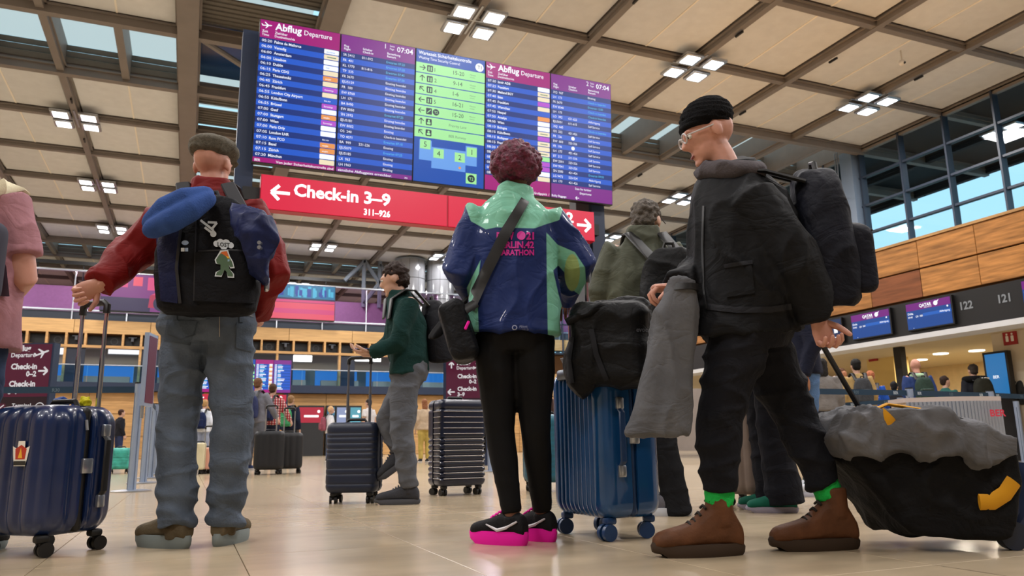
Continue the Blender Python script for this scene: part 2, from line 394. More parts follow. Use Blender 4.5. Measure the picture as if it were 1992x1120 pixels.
# crosswise skylights
m_sky = M('skylight_pane', 'dfe6ea', .5)
nt = m_sky.node_tree; tr = nt.nodes.new('ShaderNodeBsdfTranslucent'); tr.inputs[0].default_value = (1., .72, .62, 1)
mxs = nt.nodes.new('ShaderNodeMixShader'); mxs.inputs[0].default_value = .93
nt.links.new(nt.nodes['Principled BSDF'].outputs[0], mxs.inputs[1]); nt.links.new(tr.outputs[0], mxs.inputs[2]); nt.links.new(mxs.outputs[0], nt.nodes['Material Output'].inputs[0])
hx = 3.615 / 2
for (ya, yb) in ((21.71, 25.39), (47.47, 51.15)):
    t1 = B(); e_ = (hx - .1)/2; g_ = (yb - ya)/2; t1.quad((-e_, -g_, 0), (e_, -g_, 0), (e_, g_, 0), (-e_, g_, 0)); spm = t1.mesh('skylight_pane', [m_sky])
    for i in range(11):
        if i == 4: continue
        for s in (-1, 1):
            o = link('skylight_pane', spm, ceil); o.location = ((XB[i] + XB[i+1])/2 + s*hx/2, (ya+yb)/2, CZ + .8)
        beam(((XB[i] + XB[i+1])/2, ya, 0), ((XB[i] + XB[i+1])/2, yb, 0), .22, CZ - .12, CZ + .78, nm='fin')
        beam((XB[i], ya, 0), (XB[i], yb, 0), .22, CZ - .1, CZ + .78, nm='fin')
    beam((24.6, ya, 0), (24.6, yb, 0), .22, CZ - .1, CZ + .78, nm='fin')
    for k in range(3):
        for yy, s in ((ya + .16, -1), (yb - .16, 1)):
            for (xa, xb) in ((XB[0], XB[4]), (XB[5], XB[11])):
                q = B(); q.box(((xa+xb)/2, yy, CZ + .22 + k*.2), (xb - xa, .05, .17), rot=Matrix.Rotation(R(18*s), 3, 'X')); q.build('louver', m_louver, ceil)
# lengthwise strip: ribbed louvre blades with bright slots of sky between them
t1 = B()
for k in range(7): t1.box((0, -.79 + k*.262, -.1 + .02*k), (3.1, .262, .05), rot=Matrix.Rotation(R(14), 3, 'X'))
lbm = t1.mesh('louver_bank', [m_louver])
y = 4.2
while y < 46.5:
    if not 21.0 < y < 26: o = link('louver_bank', lbm, ceil); o.location = ((XB[4]+XB[5])/2, y, CZ + .25)
    y += 1.84
t1 = B(); t1.quad((-1.53, -.85, 0), (1.53, -.85, 0), (1.53, .85, 0), (-1.53, .85, 0)); spm = t1.mesh('skylight_pane', [m_sky])
y = 4.2
while y < 50:
    o = link('skylight_pane', spm, ceil); o.location = ((XB[4]+XB[5])/2, y, CZ + 1.0); y += 1.84
q = B(); q.tube([(XB[4] + .2, 21.9, CZ), (XB[5] - .2, 25.2, CZ)], .09, 8); q.build('brace', m_beam, ceil)
q = B(); q.bb((XB[4], 21.7, CZ + .5), (XB[5], 25.4, CZ + .55)); q.build('dark_glass_panel', M('night_glass', '1b3a66', .15), ceil)  # opaque sheet painted the deep blue of the sky above the crossing

# ---- ceiling lamps: four square heads round each second crossing
m_lamp = M('lamp_face', 'fdfdff', .4, emit=7.0)
def lamp(x, y, label, near=True, z=CZ - .2, watt=LAMP_W):
    t = thing('ceiling_lamp', label, 'lamp', (x, y, z), 0, 'four-headed ceiling lamps')
    for sx in (-1, 1):
        for sy in (-1, 1):
            q = B(); q.rbox((sx*.43, sy*.43, .0), (.62, .62, .1), .03, n=2); h = q.build('lamp_head', m_steel, t, smooth=True)
            q = B(); q.box((sx*.43, sy*.43, -.055), (.44, .44, .03)); q.build('diffuser', m_lamp, h)
    q = B(); q.box((0, 0, .06), (1.5, .06, .05)); q.box((0, 0, .061), (.06, 1.5, .05)); q.build('bracket', m_steel, t)
    if watt:
        ld = bpy.data.lights.new('lamp_light', 'AREA'); ld.shape = 'SQUARE'; ld.size = 1.2; ld.energy = watt; ld.color = (1., .97, .96)
        lo = bpy.data.objects.new('lamp_light', ld); COL.objects.link(lo); lo.parent = t; lo.location = (0, 0, -.1)
LX = {-11.55: 'far left', -4.32: 'left', 6.525: 'middle', 13.755: 'right of middle', 20.985: 'far right'}
def near_what(x, y):
    row = {-4.05: 'the row behind the viewer', 3.31: 'the row right above the viewer', 10.67: 'the row overhead', 18.03: 'the row over the departure board', 29.07: 'the row behind the skylights', 36.43: 'the second row behind the skylights', 43.79: 'the row before the balcony', 54.83: 'the row beyond the balcony'}[y]
    return f'white four-headed ceiling lamp, {LX[x]} in {row}'
for y in (-4.05, 3.31, 10.67, 18.03, 29.07, 36.43, 43.79, 54.83):  # rows right above and behind the viewer are unseen, added to light backs
    for x in LX: lamp(x, y, near_what(x, y), watt=LAMP_W * (.3 if y == 43.79 and 10 < x < 20 else 1))
p = UZ(1965, 255, CZ - .2); lamp(p.x, p.y, 'white four-headed lamp under the canopy outside the glass wall', watt=0)
p = UZ(1755, 122, CZ - .5); t = thing('ceiling_camera', 'small dome camera hanging below a ceiling beam', 'camera', p)
q = B(); q.cyl((0, 0, .08), (0, 0, .4), .02, n=8); q.build('stem', m_white, t, smooth=True); q = B(); q.ell((0, 0, 0), (.1, .1, .09)); q.build('dome', m_white, t, smooth=True); q = B(); q.ell((0, -.07, -.03), (.04, .05, .04)); q.build('lens', m_black, t, smooth=True)

# ---- glass wall on the right
wr = B(); wr.bb((24.5, -14, 0), (24.75, 62, 4.9)); wr.bb((24.5, -14, 4.9), (24.75, 6.5, 12.2)); wall_glass = tag(wr.build('wall_right', m_beam), kind='structure', label='tall glass wall behind the check-in block')
m_pane = M_glass('facade_glass', (.94, .98, 1.), .02)
m_mull = M('mullion', '2a3444', .45)
ys = [16.06 + 1.9 * k - 5*1.9 for k in range(26)]; zs = [4.9, 6.1, 7.3, 8.5, 9.62, 10.8, 12.0]
t1 = B(); t1.box((0, 0, 0), (.02, 1.84, 1.1)); pm = t1.mesh('pane', [m_pane])
for k in range(len(ys) - 1):
    for j in range(6): o = link('pane', pm, wall_glass); o.location = (24.6, (ys[k]+ys[k+1])/2, (zs[j]+zs[j+1])/2)
for y in ys:
    q = B(); q.bb((24.45, y - .035, 4.9), (24.75, y + .035, 12.0)); q.build('mullion', m_mull, wall_glass)
for z in zs[1:]:
    q = B(); q.bb((24.5, ys[0], z - .04), (24.7, ys[-1], z + .04)); q.build('transom', m_mull, wall_glass)
q = B(); q.bb((24.2, 21.9, 0), (24.8, 22.5, 12)); q.build('column', M('column_grey', '6d7c8e', .4), wall_glass)
for dy in (0, .12):
    q = B(); q.cyl((23.7, 22.6 + dy, 4), (23.9, 22.3 + dy, 12), .025, n=6); q.build('cable', m_steel, wall_glass)
for z in (7.2, 8.6, 10.0): q = B(); q.cyl((23.7, 22.5, z), (24.3, 22.3, z + .1), .03, n=6); q.build('spreader', m_steel, wall_glass)

# ---- wood-clad check-in block
wb = B(); wb.bb((13.06, 3.4, 3.06), (18.5, 23.6, 4.24)); wb.bb((13.2, 3.4, 2.36), (19, 23.6, 3.06), 1)
wall_block = tag(wb.build('wall_checkin', [M('wood_shadow', '4a2f16', .8), M('soffit_cream', 'cfc2a4', .8)]), kind='structure', label='wood-clad check-in block with display band')  # dark brown backing behind the wood panels
t1 = B(); t1.rbox((0, 0, 0), (.05, 1.2, .545), .006, n=1); wpm = t1.mesh('wood_panel', [m_wood])
t1 = B(); t1.rbox((0, 0, 0), (.05, 1.2, .545), .006, n=1); wpm2 = t1.mesh('wood_panel', [M('walnut_veneer', '7c4a2c', .5, var=.3, vs=1.3, stretch=(1, 1, 14), rnd=.1, spec=.3)])
for k in range(-5, 11):
    for j in range(2):
        o = link('wood_panel', wpm2 if (k, j) in ((1, 0), (6, 1)) else wpm, wall_block); o.location = (13.03, 9.82 + 1.21*k, 3.38 + .575*j)
q = B(); q.bb((12.98, 3.4, 4.24), (18.5, 23.6, 4.29)); q.build('cap', m_woodp, wall_block)
q = B(); q.bb((13.0, 3.4, 2.4), (13.2, 23.6, 3.06)); q.build('display_band', m_black, wall_block)
q = B(); q.bb((12.93, 3.4, 2.3), (13.5, 23.6, 2.4)); q.build('band_ledge', m_panel, wall_block)
# recess below: rear wall and piers
q = B(); q.bb((19, 3.4, 0), (19.2, 23.6, 2.36)); q.build('rear_wall', M('cream_wall', 'cfb98f', .8, var=.05), wall_block)
def pier(xa, xb, X, mm, nm='pier', zt=2.36, dx=.5):
    a = UX(xa, 740, X).y; c = UX(xb, 740, X).y; q = B(); q.bb((X, a, 0), (X + dx, c, zt)); return q.build(nm, mm, wall_block)
pier(1940, 2010, 14.2, M('pier_white', 'd8ccb6', .8)); pier(1690, 1742, 15.5, M('pier_yellow', 'd9be7c', .8)); pier(1744, 1758, 14, m_black, 'post', dx=.15)
m_dl = M('downlight_face', 'fff2d8', .4, emit=6)
for (px, py) in ((1830, 688), (1900, 682), (1790, 700), (1985, 672)):
    p = UZ(px, py, 2.35); q = B(); q.cyl((p.x, p.y, 2.34), (p.x, p.y, 2.37), .16, n=20); q.build('downlight', m_dl, wall_block)
    ld = bpy.data.lights.new('downlight', 'AREA'); ld.shape = 'DISK'; ld.size = .3; ld.energy = 45; ld.color = (1, .88, .68)
    lo = bpy.data.objects.new('downlight_light', ld); COL.objects.link(lo); lo.location = (p.x, p.y, 2.32); lo.parent = wall_block
# screens of the display band
m_scrn = M('screen_blue', '0e4a9a', .3, emit=.9); m_scrv = M('screen_violet', '7a1a86', .3, emit=.9); m_ltr = M('screen_white', 'f2f5fa', .4, emit=1.2); m_scrb = M('screen_midblue', '1f66c8', .3, emit=.9)
def band_screen(y_left, label):
    t = thing('check_in_screen', label, 'screen', (12.96, y_left, 2.5), 0, 'check-in desk screens')
    q = B(); q.bb((-.03, -1.0, -.02), (.03, .02, .52)); q.build('housing', m_black, t)
    fc = Face((-.032, 0, 0), (0, -1, 0), (0, 0, 1)); q = B()
    fc.rect(q, 0, 0, .97, .5, .001, 0); fc.rect(q, 0, .36, .97, .5, .002, 1)
    fc.text(q, 'QATAR', .3, .405, .085, .004, 2, bold=.03, width=.27); fc.text(q, 'AIRWAYS', .4, .375, .03, .004, 2, width=.17)
    fc.disc(q, .66, .43, .045, .004, 2); fc.poly(q, [(.64, .45), (.74, .49), (.69, .43)], .005, 2)
    fc.rect(q, .36, .22, .97, .28, .002, 3)
    fc.text(q, 'Doha', .03, .285, .06, .004, 2, bold=.02); fc.text(q, '09:40', .03, .22, .05, .004, 2); fc.text(q, 'QR  080', .2, .22, .05, .004, 2); fc.text(q, 'Abfertigung', .94, .24, .05, .004, 2, align='R')
    fc.disc(q, .9, .335, .018, .004, 2); fc.disc(q, .13, .02, .007, .004, 2)
    q.build('display', [m_scrn, m_scrv, m_ltr, m_scrb], t)
band_screen(12.15, 'check-in screen reading QATAR, left of the two violet and blue ones')
band_screen(10.77, 'check-in screen reading QATAR, beside the number 122')
band_screen(8.45, 'check-in screen at the right edge beside the number 121')
t = thing('check_in_screen', 'narrow dark blue pictogram screen left of the QATAR screens', 'screen', (12.96, 12.78, 2.5))
q = B(); q.bb((-.03, -.36, -.02), (.03, .02, .52)); q.build('housing', m_black, t); q = B(); fc = Face((-.032, 0, 0), (0, -1, 0), (0, 0, 1))
fc.rect(q, 0, 0, .34, .5, .001, 0); fc.rect(q, .13, .2, .23, .34, .003, 1); fc.rect(q, .16, .34, .2, .38, .003, 1); fc.rect(q, .1, .1, .24, .115, .003, 1); fc.disc(q, .07, .33, .015, .003, 1); q.build('display', [M('screen_deep', '0b2a55', .3, emit=.9), m_ltr], t)
q = B(); fc = Face((12.995, 9.66, 2.72), (0, -1, 0), (0, 0, 1)); fc.text(q, '122', 0, 0, .2, .004, 0, bold=.03); o = q.build('desk_number', M('number_white', 'd8d8d8', .6, emit=.35), wall_block)
q = B(); fc = Face((12.995, 8.93, 2.72), (0, -1, 0), (0, 0, 1)); fc.text(q, '121', 0, 0, .2, .004, 0, bold=.03); q.build('desk_number', MATS['number_white'], wall_block)
# pictogram signs on the piers
def toilet_sign(px, py, X, label):
    p = UX(px, py, X - .02); t = thing('toilet_sign', label, 'sign', p); q = B(); q.box((0, 0, 0), (.03, .26, .26)); q.build('plate', M('sign_red', 'a01c1c', .5), t)
    q = B(); fc = Face((-.016, .13, -.13), (0, -1, 0), (0, 0, 1))
    for u in (.08, .18): fc.disc(q, u, .2, .02, .002, 0); fc.rrect(q, u - .028, .06, u + .028, .17, .012, .002, 0)
    q.build('pictogram', M('sign_white', 'f0ece4', .5), t)
toilet_sign(1965, 657, 14.2, 'square red pictogram sign on the white pier at right'); toilet_sign(1698, 692, 15.5, 'small red pictogram sign on the yellow pier')
p = UX(1945, 735, 14); t = thing('info_screen', 'upright blue info screen behind the queue', 'screen', (p.x, p.y, 0)); q = B(); q.bb((-.06, -.24, 0), (.06, .24, 2.0)); q.build('housing', m_black, t)
q = B(); fc = Face((-.062, .2, 1.2), (0, -1, 0), (0, 0, 1)); fc.rect(q, 0, 0, .4, .76, .001, 0); fc.text(q, 'BER', .12, .3, .08, .003, 1); q.build('display', [M('screen_sky', '2f7fc0', .3, emit=.8), m_ltr], t)

# ---- end wall with balcony
YB = 45.0
b = B(); b.bb((-24, YB + .06, 0), (24.5, YB + .4, 3.46)); b.bb((-24, YB + .12, 6.42), (24.5, YB + .5, 7.16)); b.bb((-24, YB + 3.4, 3.5), (16, YB + 3.7, 7.2), 1); b.bb((-24, 61.8, 0), (16, 62.2, 12.2), 1); b.bb((16, YB + .1, 3.4), (24.5, YB + .5, 6.2))
wall_back = tag(b.build('wall_back', [MATS['wood_shadow'], M('end_wall', 'b8a98c', .8)]), kind='structure', label='end wall with wood cladding and a glass-fronted balcony')
t1 = B(); t1.rbox((0, 0, 0), (2.38, .06, 1.13), .008, n=1); wm = t1.mesh('wood_panel', [m_woodp])
for i in range(20):
    for j in range(3): o = link('wood_panel', wm, wall_back); o.location = (-22.8 + 2.4*i, YB + .03, .58 + 1.15*j)
t1 = B(); t1.rbox((0, 0, 0), (3.58, .08, .7), .008, n=1); wm = t1.mesh('wood_panel', [M('oak_light', 'c8a06c', .5, var=.14, vs=1., stretch=(1, 1, 10), rnd=.06, spec=.3)])
for i in range(13): o = link('wood_panel', wm, wall_back); o.location = (-22 + 3.6*i, YB + .06, 6.81)
for i in range(4): o = link('wood_panel', wm, wall_back); o.location = (17.8 + 3.6*i if i < 2 else 17.8 + 3.6*(i-2), YB + .04, 3.85 + (.72 if i > 1 else 0)); 
q = B(); q.bb((-24, YB - .5, 3.46), (16, YB + 3.5, 3.89)); q.build('balcony_slab', m_navyp, wall_back)
# balcony glass, rail
m_bal = M_glass('balustrade_glass', (.62, .84, .98), .06)
t1 = B(); t1.box((0, 0, 0), (2.1, .03, .86)); bm_ = t1.mesh('balustrade_pane', [m_bal])
for i in range(18): o = link('balustrade_pane', bm_, wall_back); o.location = (-21 + 2.14*i, YB - .4, 4.32)
q = B(); q.bb((-24, YB - .44, 4.75), (16, YB - .36, 4.8)); q.build('handrail', m_steel, wall_back)
# things seen behind the balcony: desk fronts, lit panels
m_ltb = M('lit_panel', 'ffffff', .4, emit=6.)
for k, (px, wpx) in enumerate(((575, 60), (712, 58), (118, 26), (252, 66))):
    p = UY(px, 697 if k < 2 else 683, YB + 2.6); t = thing('light_panel', ('white lit panel under the balcony niches above the far departure board', 'white lit panel under the balcony niches behind the walking person', 'small pale lit panel beside the left sign', 'pale lit panel right of the trolley handle')[k], 'light panel', (p.x, YB + 2.55, p.z - .2))
    q = B(); q.bb((-wpx*.0325/2, 0, 0), (wpx*.0325/2, .25, .42)); q.build('case', m_white, t); q = B(); q.bb((-wpx*.0325/2 + .03, -.02, .03), (wpx*.0325/2 - .03, 0, .39)); q.build('lit_face', m_ltb if k < 2 else M('lit_panel_soft', 'dfe2e6', .4, emit=1.6), t)
# niches: oak frame with dark boxes behind
q = B(); q.bb((-24, YB - .02, 5.7), (16, YB + .5, 5.84)); q.build('niche_shelf', m_woodp, wall_back)
q = B(); q.bb((-24, YB + .5, 5.8), (16, YB + .6, 6.46)); q.build('niche_back', m_black, wall_back)
t1 = B(); t1.box((0, 0, 0), (.11, .5, .64)); dv = t1.mesh('divider', [m_woodp])
t1 = B(); f0 = Face((0, 0, 0), (1, 0, 0), (0, 0, 1)); f0.ring(t1, 0, 0, .14, .19, .0, 0); spk = t1.mesh('speaker_ring', [M('speaker_ring', '35383d', .5)])
t1 = B(); t1.bb((-.06, -.2, -.1), (.06, .1, .1)); t1.bb((-.2, -.1, .1), (.2, 0, .14)); spo = t1.mesh('spotlight', [M('spot_grey', '4b4f58', .5)])
for i in range(46):
    x = -23.6 + .875*i
    if x > 15.9: break
    o = link('divider', dv, wall_back); o.location = (x, YB + .24, 6.14)
    if i % 3 == 1: o = link('speaker_ring', spk, wall_back); o.location = (x + .44, YB + .48, 6.12)
    if i % 3 == 2: o = link('spotlight', spo, wall_back); o.location = (x + .44, YB + .3, 6.2)
for i in range(12):
    x = -23.6 + .875*4*i
    if x > 16: break
    q = B(); q.bb((x - .06, YB, 3.89), (x + .06, YB + .4, 5.72)); q.build('post', m_woodp, wall_back)
    q = B(); q.bb((x + .06, YB + .1, 3.9), (x + .9, YB + .3, 5.7)); q.build('dark_panel', M('slate', '22283a', .5), wall_back)
for i in range(12):                                     # blue-lit desk fronts and pale counters on the balcony
    x = -21 + 3.1*i
    q = B(); q.bb((x, YB + 2.4, 3.9), (x + 2.5, YB + 2.6, 5.0)); q.build('balcony_screen', M('balcony_blue', '3f93e0', .4, emit=.8), wall_back)
    q = B(); q.bb((x + .2, YB + 1.4, 3.9), (x + 2.4, YB + 1.8, 4.35)); q.build('balcony_counter', M('balcony_cream', 'd8c0ac', .6), wall_back)
# upper glass parapet
q = B(); q.bb((-24, YB + .2, 7.16), (24.5, YB + .3, 7.6)); q.build('parapet_base', M('slate_light', '4a5260', .6), wall_back)
for z in (7.62, 9.72): q = B(); q.bb((-24, YB + .02, z), (24.5, YB + .2, z + .08)); q.build('parapet_rail', m_steel, wall_back)
m_pur = M_glass('parapet_glass', (.86, .74, .86), .0, .03)
t1 = B(); t1.box((0, 0, 0), (2.5, .03, 2.0)); ppm = t1.mesh('parapet_pane', [m_pur]); t1 = B(); t1.box((0, 0, 0), (.06, .06, 2.5)); pst = t1.mesh('parapet_post', [m_steel])
for i in range(19):
    x = -22.6 + 2.56*i
    o = link('parapet_pane', ppm, wall_back); o.location = (x, YB + .12, 8.7)
    o = link('parapet_post', pst, wall_back); o.location = (x + 1.28, YB + .1, 8.42)
q = B(); q.bb((-24, YB + 2.2, 7.2), (24, YB + 2.3, 9.3)); q.build('purple_back_wall', M('mauve', 'a07fa0', .8, var=.05), wall_back)
q = B(); q.bb((-14, 47.2, 10.52), (10.4, 47.4, 10.72)); q.build('black_rail', m_black, wall_back)
for i in range(10): q = B(); q.cyl((-12.5 + 2.2*i, 47.3, 9.3), (-12.5 + 2.2*i, 47.3, 10.55), .03, n=6); q.build('hanger', m_black, wall_back)
# steel truss column
m_trs = M('truss_grey', '7d8794', .5)
for pp in (((9.6, 47, 9), (9.6, 47, 12)), ((10.6, 47, 9), (10.6, 47, 12)), ((9.6, 47, 9.2), (10.6, 47, 10.6)), ((10.6, 47, 10.6), (9.6, 47, 12)), ((10.6, 47, 11.8), (12.2, 47, 9.4)), ((9.6, 47, 11.9), (8.4, 47, 10.6))):
    q = B(); q.tube(pp, .13, 6); q.build('truss_member', m_trs, wall_back)
# window beyond the balcony on the right
t1 = B(); t1.box((0, 0, 0), (2.0, .02, 1.86)); wpn = t1.mesh('pane', [m_pane])
wn = B(); wn.bb((16, YB - .1, 6.2), (24.5, YB + .5, 6.3)); window_1 = tag(wn.build('window_1', m_mull), kind='structure')
for i in range(4):
    for j in range(3): o = link('pane', wpn, window_1); o.location = (17.1 + 2.1*i, YB, 7.25 + 1.9*j)
    q = B(); q.bb((16.05 + 2.1*i, YB - .1, 6.2), (16.13 + 2.1*i, YB + .1, 12)); q.build('mullion', m_mull, window_1)
for j in range(3): q = B(); q.bb((16, YB - .1, 8.15 + 1.9*j), (24.5, YB + .1, 8.23 + 1.9*j)); q.build('transom', m_mull, window_1)
# unseen left wall, added to keep strong cyan sky light out
q = B(); q.bb((-24.4, -14, 0), (-24, 62, 12.4)); tag(q.build('wall_left', M('cream_wall', 'cfb98f')), kind='structure')

q = B(); q.bb((-24.4, -14.4, 0), (32, -14, 12.4)); tag(q.build('wall_front', M('front_wall', '8d8378', .7)), kind='structure')  # unseen wall behind the viewer, added to cut sky fill on backs
# ---- white ducts
m_duct = M('glazed_white', '8d8f95', .12, var=.03, coat=.5)
for k, (x, r) in enumerate(((12.3, .93), (14.26, .88))):
    t = thing('ventilation_duct', ('left of two glossy white cylindrical ducts above the balcony', 'right of two glossy white cylindrical ducts above the balcony')[k], 'duct', (x, 45.9, 8.2))
    n = 10
    for j in range(3):
        for i in range(n):
            a0, a1 = 2*math.pi*(i + .015)/n, 2*math.pi*(i + .985)/n; q = B(); ps = [a0 + (a1-a0)*s/4 for s in range(5)]
            vv = [(r*math.cos(a), r*math.sin(a), z) for z in (.02 + j*1.24, 1.22 + j*1.24) for a in ps]
            q.add(vv, [(s, s+1, s+6, s+5) for s in range(4)]); q.build('duct_panel', m_duct, t, smooth=True)
    q = B(); q.cyl((0, 0, 0), (0, 0, 3.7), r - .02, n=32); q.build('core', m_dark, t, smooth=True)
    q = B(); q.cyl((0, 0, 3.68), (0, 0, 3.76), r + .03, n=32); q.build('collar', m_trs, t, smooth=True)

# ================================================================== DEPARTURE BOARD
NAVY = M('board_navy', '07307f', .3, emit=.95); BLUE = M('board_blue', '1c5cd2', .3, emit=.95); MAG = M('board_magenta', 'a8127c', .3, emit=.95)
VIO = M('board_violet', '83288f', .3, emit=.95); WHT = M('board_white', 'f4f7ff', .3, emit=1.1); CYA = M('board_cyan', '5fc6ee', .3, emit=1.)
CRM = M('chip_cream', 'f5e6c4', .3, emit=1.); ORG = M('chip_orange', 'ee9a52', .3, emit=1.); PUR = M('chip_violet', 'b94fd0', .3, emit=1.); GRN = M('board_green', 'a6eea0', .3, emit=1.)
DBL = M('board_deep', '0850b4', .3, emit=.95); SKB = M('board_sky', '6ba6f2', .3, emit=.95); INK = M('board_ink', '14284e', .3, emit=.5); SKY2 = M('board_dimblue', '4a86e6', .3, emit=.95); GRY = M('board_grey', '7fae8f', .3, emit=.6)
PM = [NAVY, BLUE, MAG, VIO, WHT, CYA, CRM, ORG, PUR, GRN, DBL, SKB, INK, SKY2, GRY]
YBD, PW, PH = 11.5, 1.238, 2.30
BO = V((.62, YBD, 4.61)); tilt = R(3)
bd = thing('departure_board', 'large departure board of five upright screens on navy posts', 'departure board', (BO.x + 2.5*PW, YBD, 0))
BY = V((0, -math.sin(tilt), math.cos(tilt)))
ROW0, ROWH = PH * .868, PH * .831 / 21
L1 = '05:20 Palma de Mallorca|06:00 Venedig|06:00 Amsterdam|06:00 Lissabon|06:10 Dublin|06:15 Paris CDG|06:25 Thessaloniki|06:45 Zürich|06:45 Frankfurt|06:55 London City Airport|06:55 Köln/Bonn|06:55 Brüssel|07:00 Genf|07:00 Stuttgart|07:00 Wien|07:00 Paris Orly|07:05 London LHR|07:10 Rom FCO|07:15 Basel|07:15 Zürich|07:20 München'.split('|')
C1 = [4, 6, 4, 4, 6, 7, 6, 8, 6, 1, 8, 4, 7, 8, 4, 4, 1, 7, 7, 4, 6]
K1 = ['eurowings', '', '', 'TAP', '', 'easyJet', '', 'Eurowings', '', 'Brit Air', 'Eurowings', '', 'easyJet', 'Eurowings', '', '', 'Brit Air', 'easyJet', 'easyJet', '', '']
R1 = 'SR 2412,011-012,Erwartet 07:20|FR  401,,Erwartet 07:20|KL 1770,811-816,Erwartet 07:45|TP  535,,Erwartet 07:30|FR 3670,,Einstieg beendet|EJU5159,,Einstieg beendet|FR  100,,Einstieg beendet|EW 8760,,Einstieg beendet|LH  171,,Einstieg beendet|BA 8490,,Einstieg beendet|EW 8050,,Erwartet 07:25|SN 2592,,Einstieg beendet|EJU5181,,Einstieg beendet|EW 8002,,Einstieg|OS  240,,Check-in beendet|TO 4071,,Erwartet 07:10|BA  999,221-226,Einstieg|EJU5079,,Erwartet 07:25|EJU5185,,Einstieg|LX  963,,Einstieg|LH 1963,,Einstieg'.split('|')
L2 = '07:20 Izmir ADB|07:25 Frankfurt|07:30 Mailand BGY|07:40 Ibiza|07:45 Frankfurt|07:45 Warschau|07:55 Neapel|07:55 Antalya|08:00 Wien|08:10 Bologna|08:15 Köln/Bonn|08:15 Budapest|08:15 Frankfurt|08:20 Mailand|08:25 Riga|08:25 Düsseldorf|08:30 Stuttgart|08:40 Brüssel|08:45 Madrid'.split('|')
C2 = [4, 6, 6, 8, 6, 1, 7, 4, 4, 6, 8, 6, 6, 6, 9, 8, 8, 4, 6]
R2 = 'XQ  967,,Einstieg|LH  173,,Check-in beendet|FR 2670,,Erwartet 12:00|EW 8540,,Check-in beendet|LH  175,,Check-in beendet|LO  392,621-622,Abfertigung|EJU5051,611-615,Self Service|XQ  665,,Check-in beendet|OS  222,421-426,Self Service|FR  136,o,Self Service|EW  003,323-326,Self Service|FR  196,o,Self Service|LH  177,421-426,Self Service|BT  212,511-516,Self Service|EW 2001,323-326,Self Service|EW 9041,323-326,Self Service|SN 2580,421-426,Erwartet 09:00|LG 9472,523-524,Abfertigung|LH  179,421-426,Self Service'.split('|')
def panel(k):
    o = BO + V((k*PW, 0, 0)); q = B(); g = .006; rot = Matrix.Rotation(tilt, 3, 'X')
    q.box(o + V((PW/2, 0, 0)) + BY*(PH/2) + V((0, .07, 0)), (PW - g, .12, PH), rot=rot)
    p = q.build('screen', m_black, bd, org=bd.location)
    return p, Face(o + V((0, .0, 0)) + V((0, -math.cos(tilt), -math.sin(tilt))) * -.008, (1, 0, 0), BY)
def rows(fc, q, n):
    for i in range(n): fc.rect(q, .012, ROW0 - (i+1)*ROWH, PW - .012, ROW0 - i*ROWH, .004, i % 2)
def left_page(k, dest, chips, keys, foot):
    p, fc = panel(k); q = B(); n = len(dest)
    fc.rect(q, .012, .012, PW - .012, PH - .012, .003, 2); rows(fc, q, n)
    fc.plane(q, .11, PH - .1, .15, 8, .006, 4)
    fc.text(q, 'Abflug', .23, PH - .145, .16, .006, 4, bold=.025, width=.4); fc.text(q, 'Departure', .67, PH - .145, .115, .006, 4, bold=.006, width=.43)
    for t, u, v in (('Zeit', .04, .215), ('Time', .04, .27), ('Ziel/über', .23, .215), ('Destination/via', .23, .27)): fc.text(q, t, u, PH - v, .055, .006, 4, bold=.012)
    for i, s in enumerate(dest):
        v = ROW0 - (i+1)*ROWH + .026; fc.text(q, s[:5], .045, v, .06, .007, 4, bold=.004, width=.15); fc.text(q, s[6:], .23, v, .06, .007, 4, bold=.02)
        c = chips[i]
        if c != 1: fc.rrect(q, PW - .25, v - .022, PW - .02, v + .056, .012, .006, c)
        if keys and keys[i]: fc.text(q, keys[i], PW - .215, v, .036, .008, 4 if c in (1, 7, 8) else 11, bold=.01)
        elif c == 6: fc.rect(q, PW - .2, v + .006, PW - .06, v + .022, .008, 14) if i % 2 else None
    if foot == 1: fc.text(q, 'BER', .04, .022, .055, .006, 4); fc.text(q, 'Von jeder Sicherheitskontrolle sind', PW - .03, .022, .055, .006, 4, align='R', width=.86)
    else: fc.text(q, 'Großgepäck  /', PW - .03, .03, .055, .006, 4, align='R')
    q.build('display', PM, p, org=bd.location)
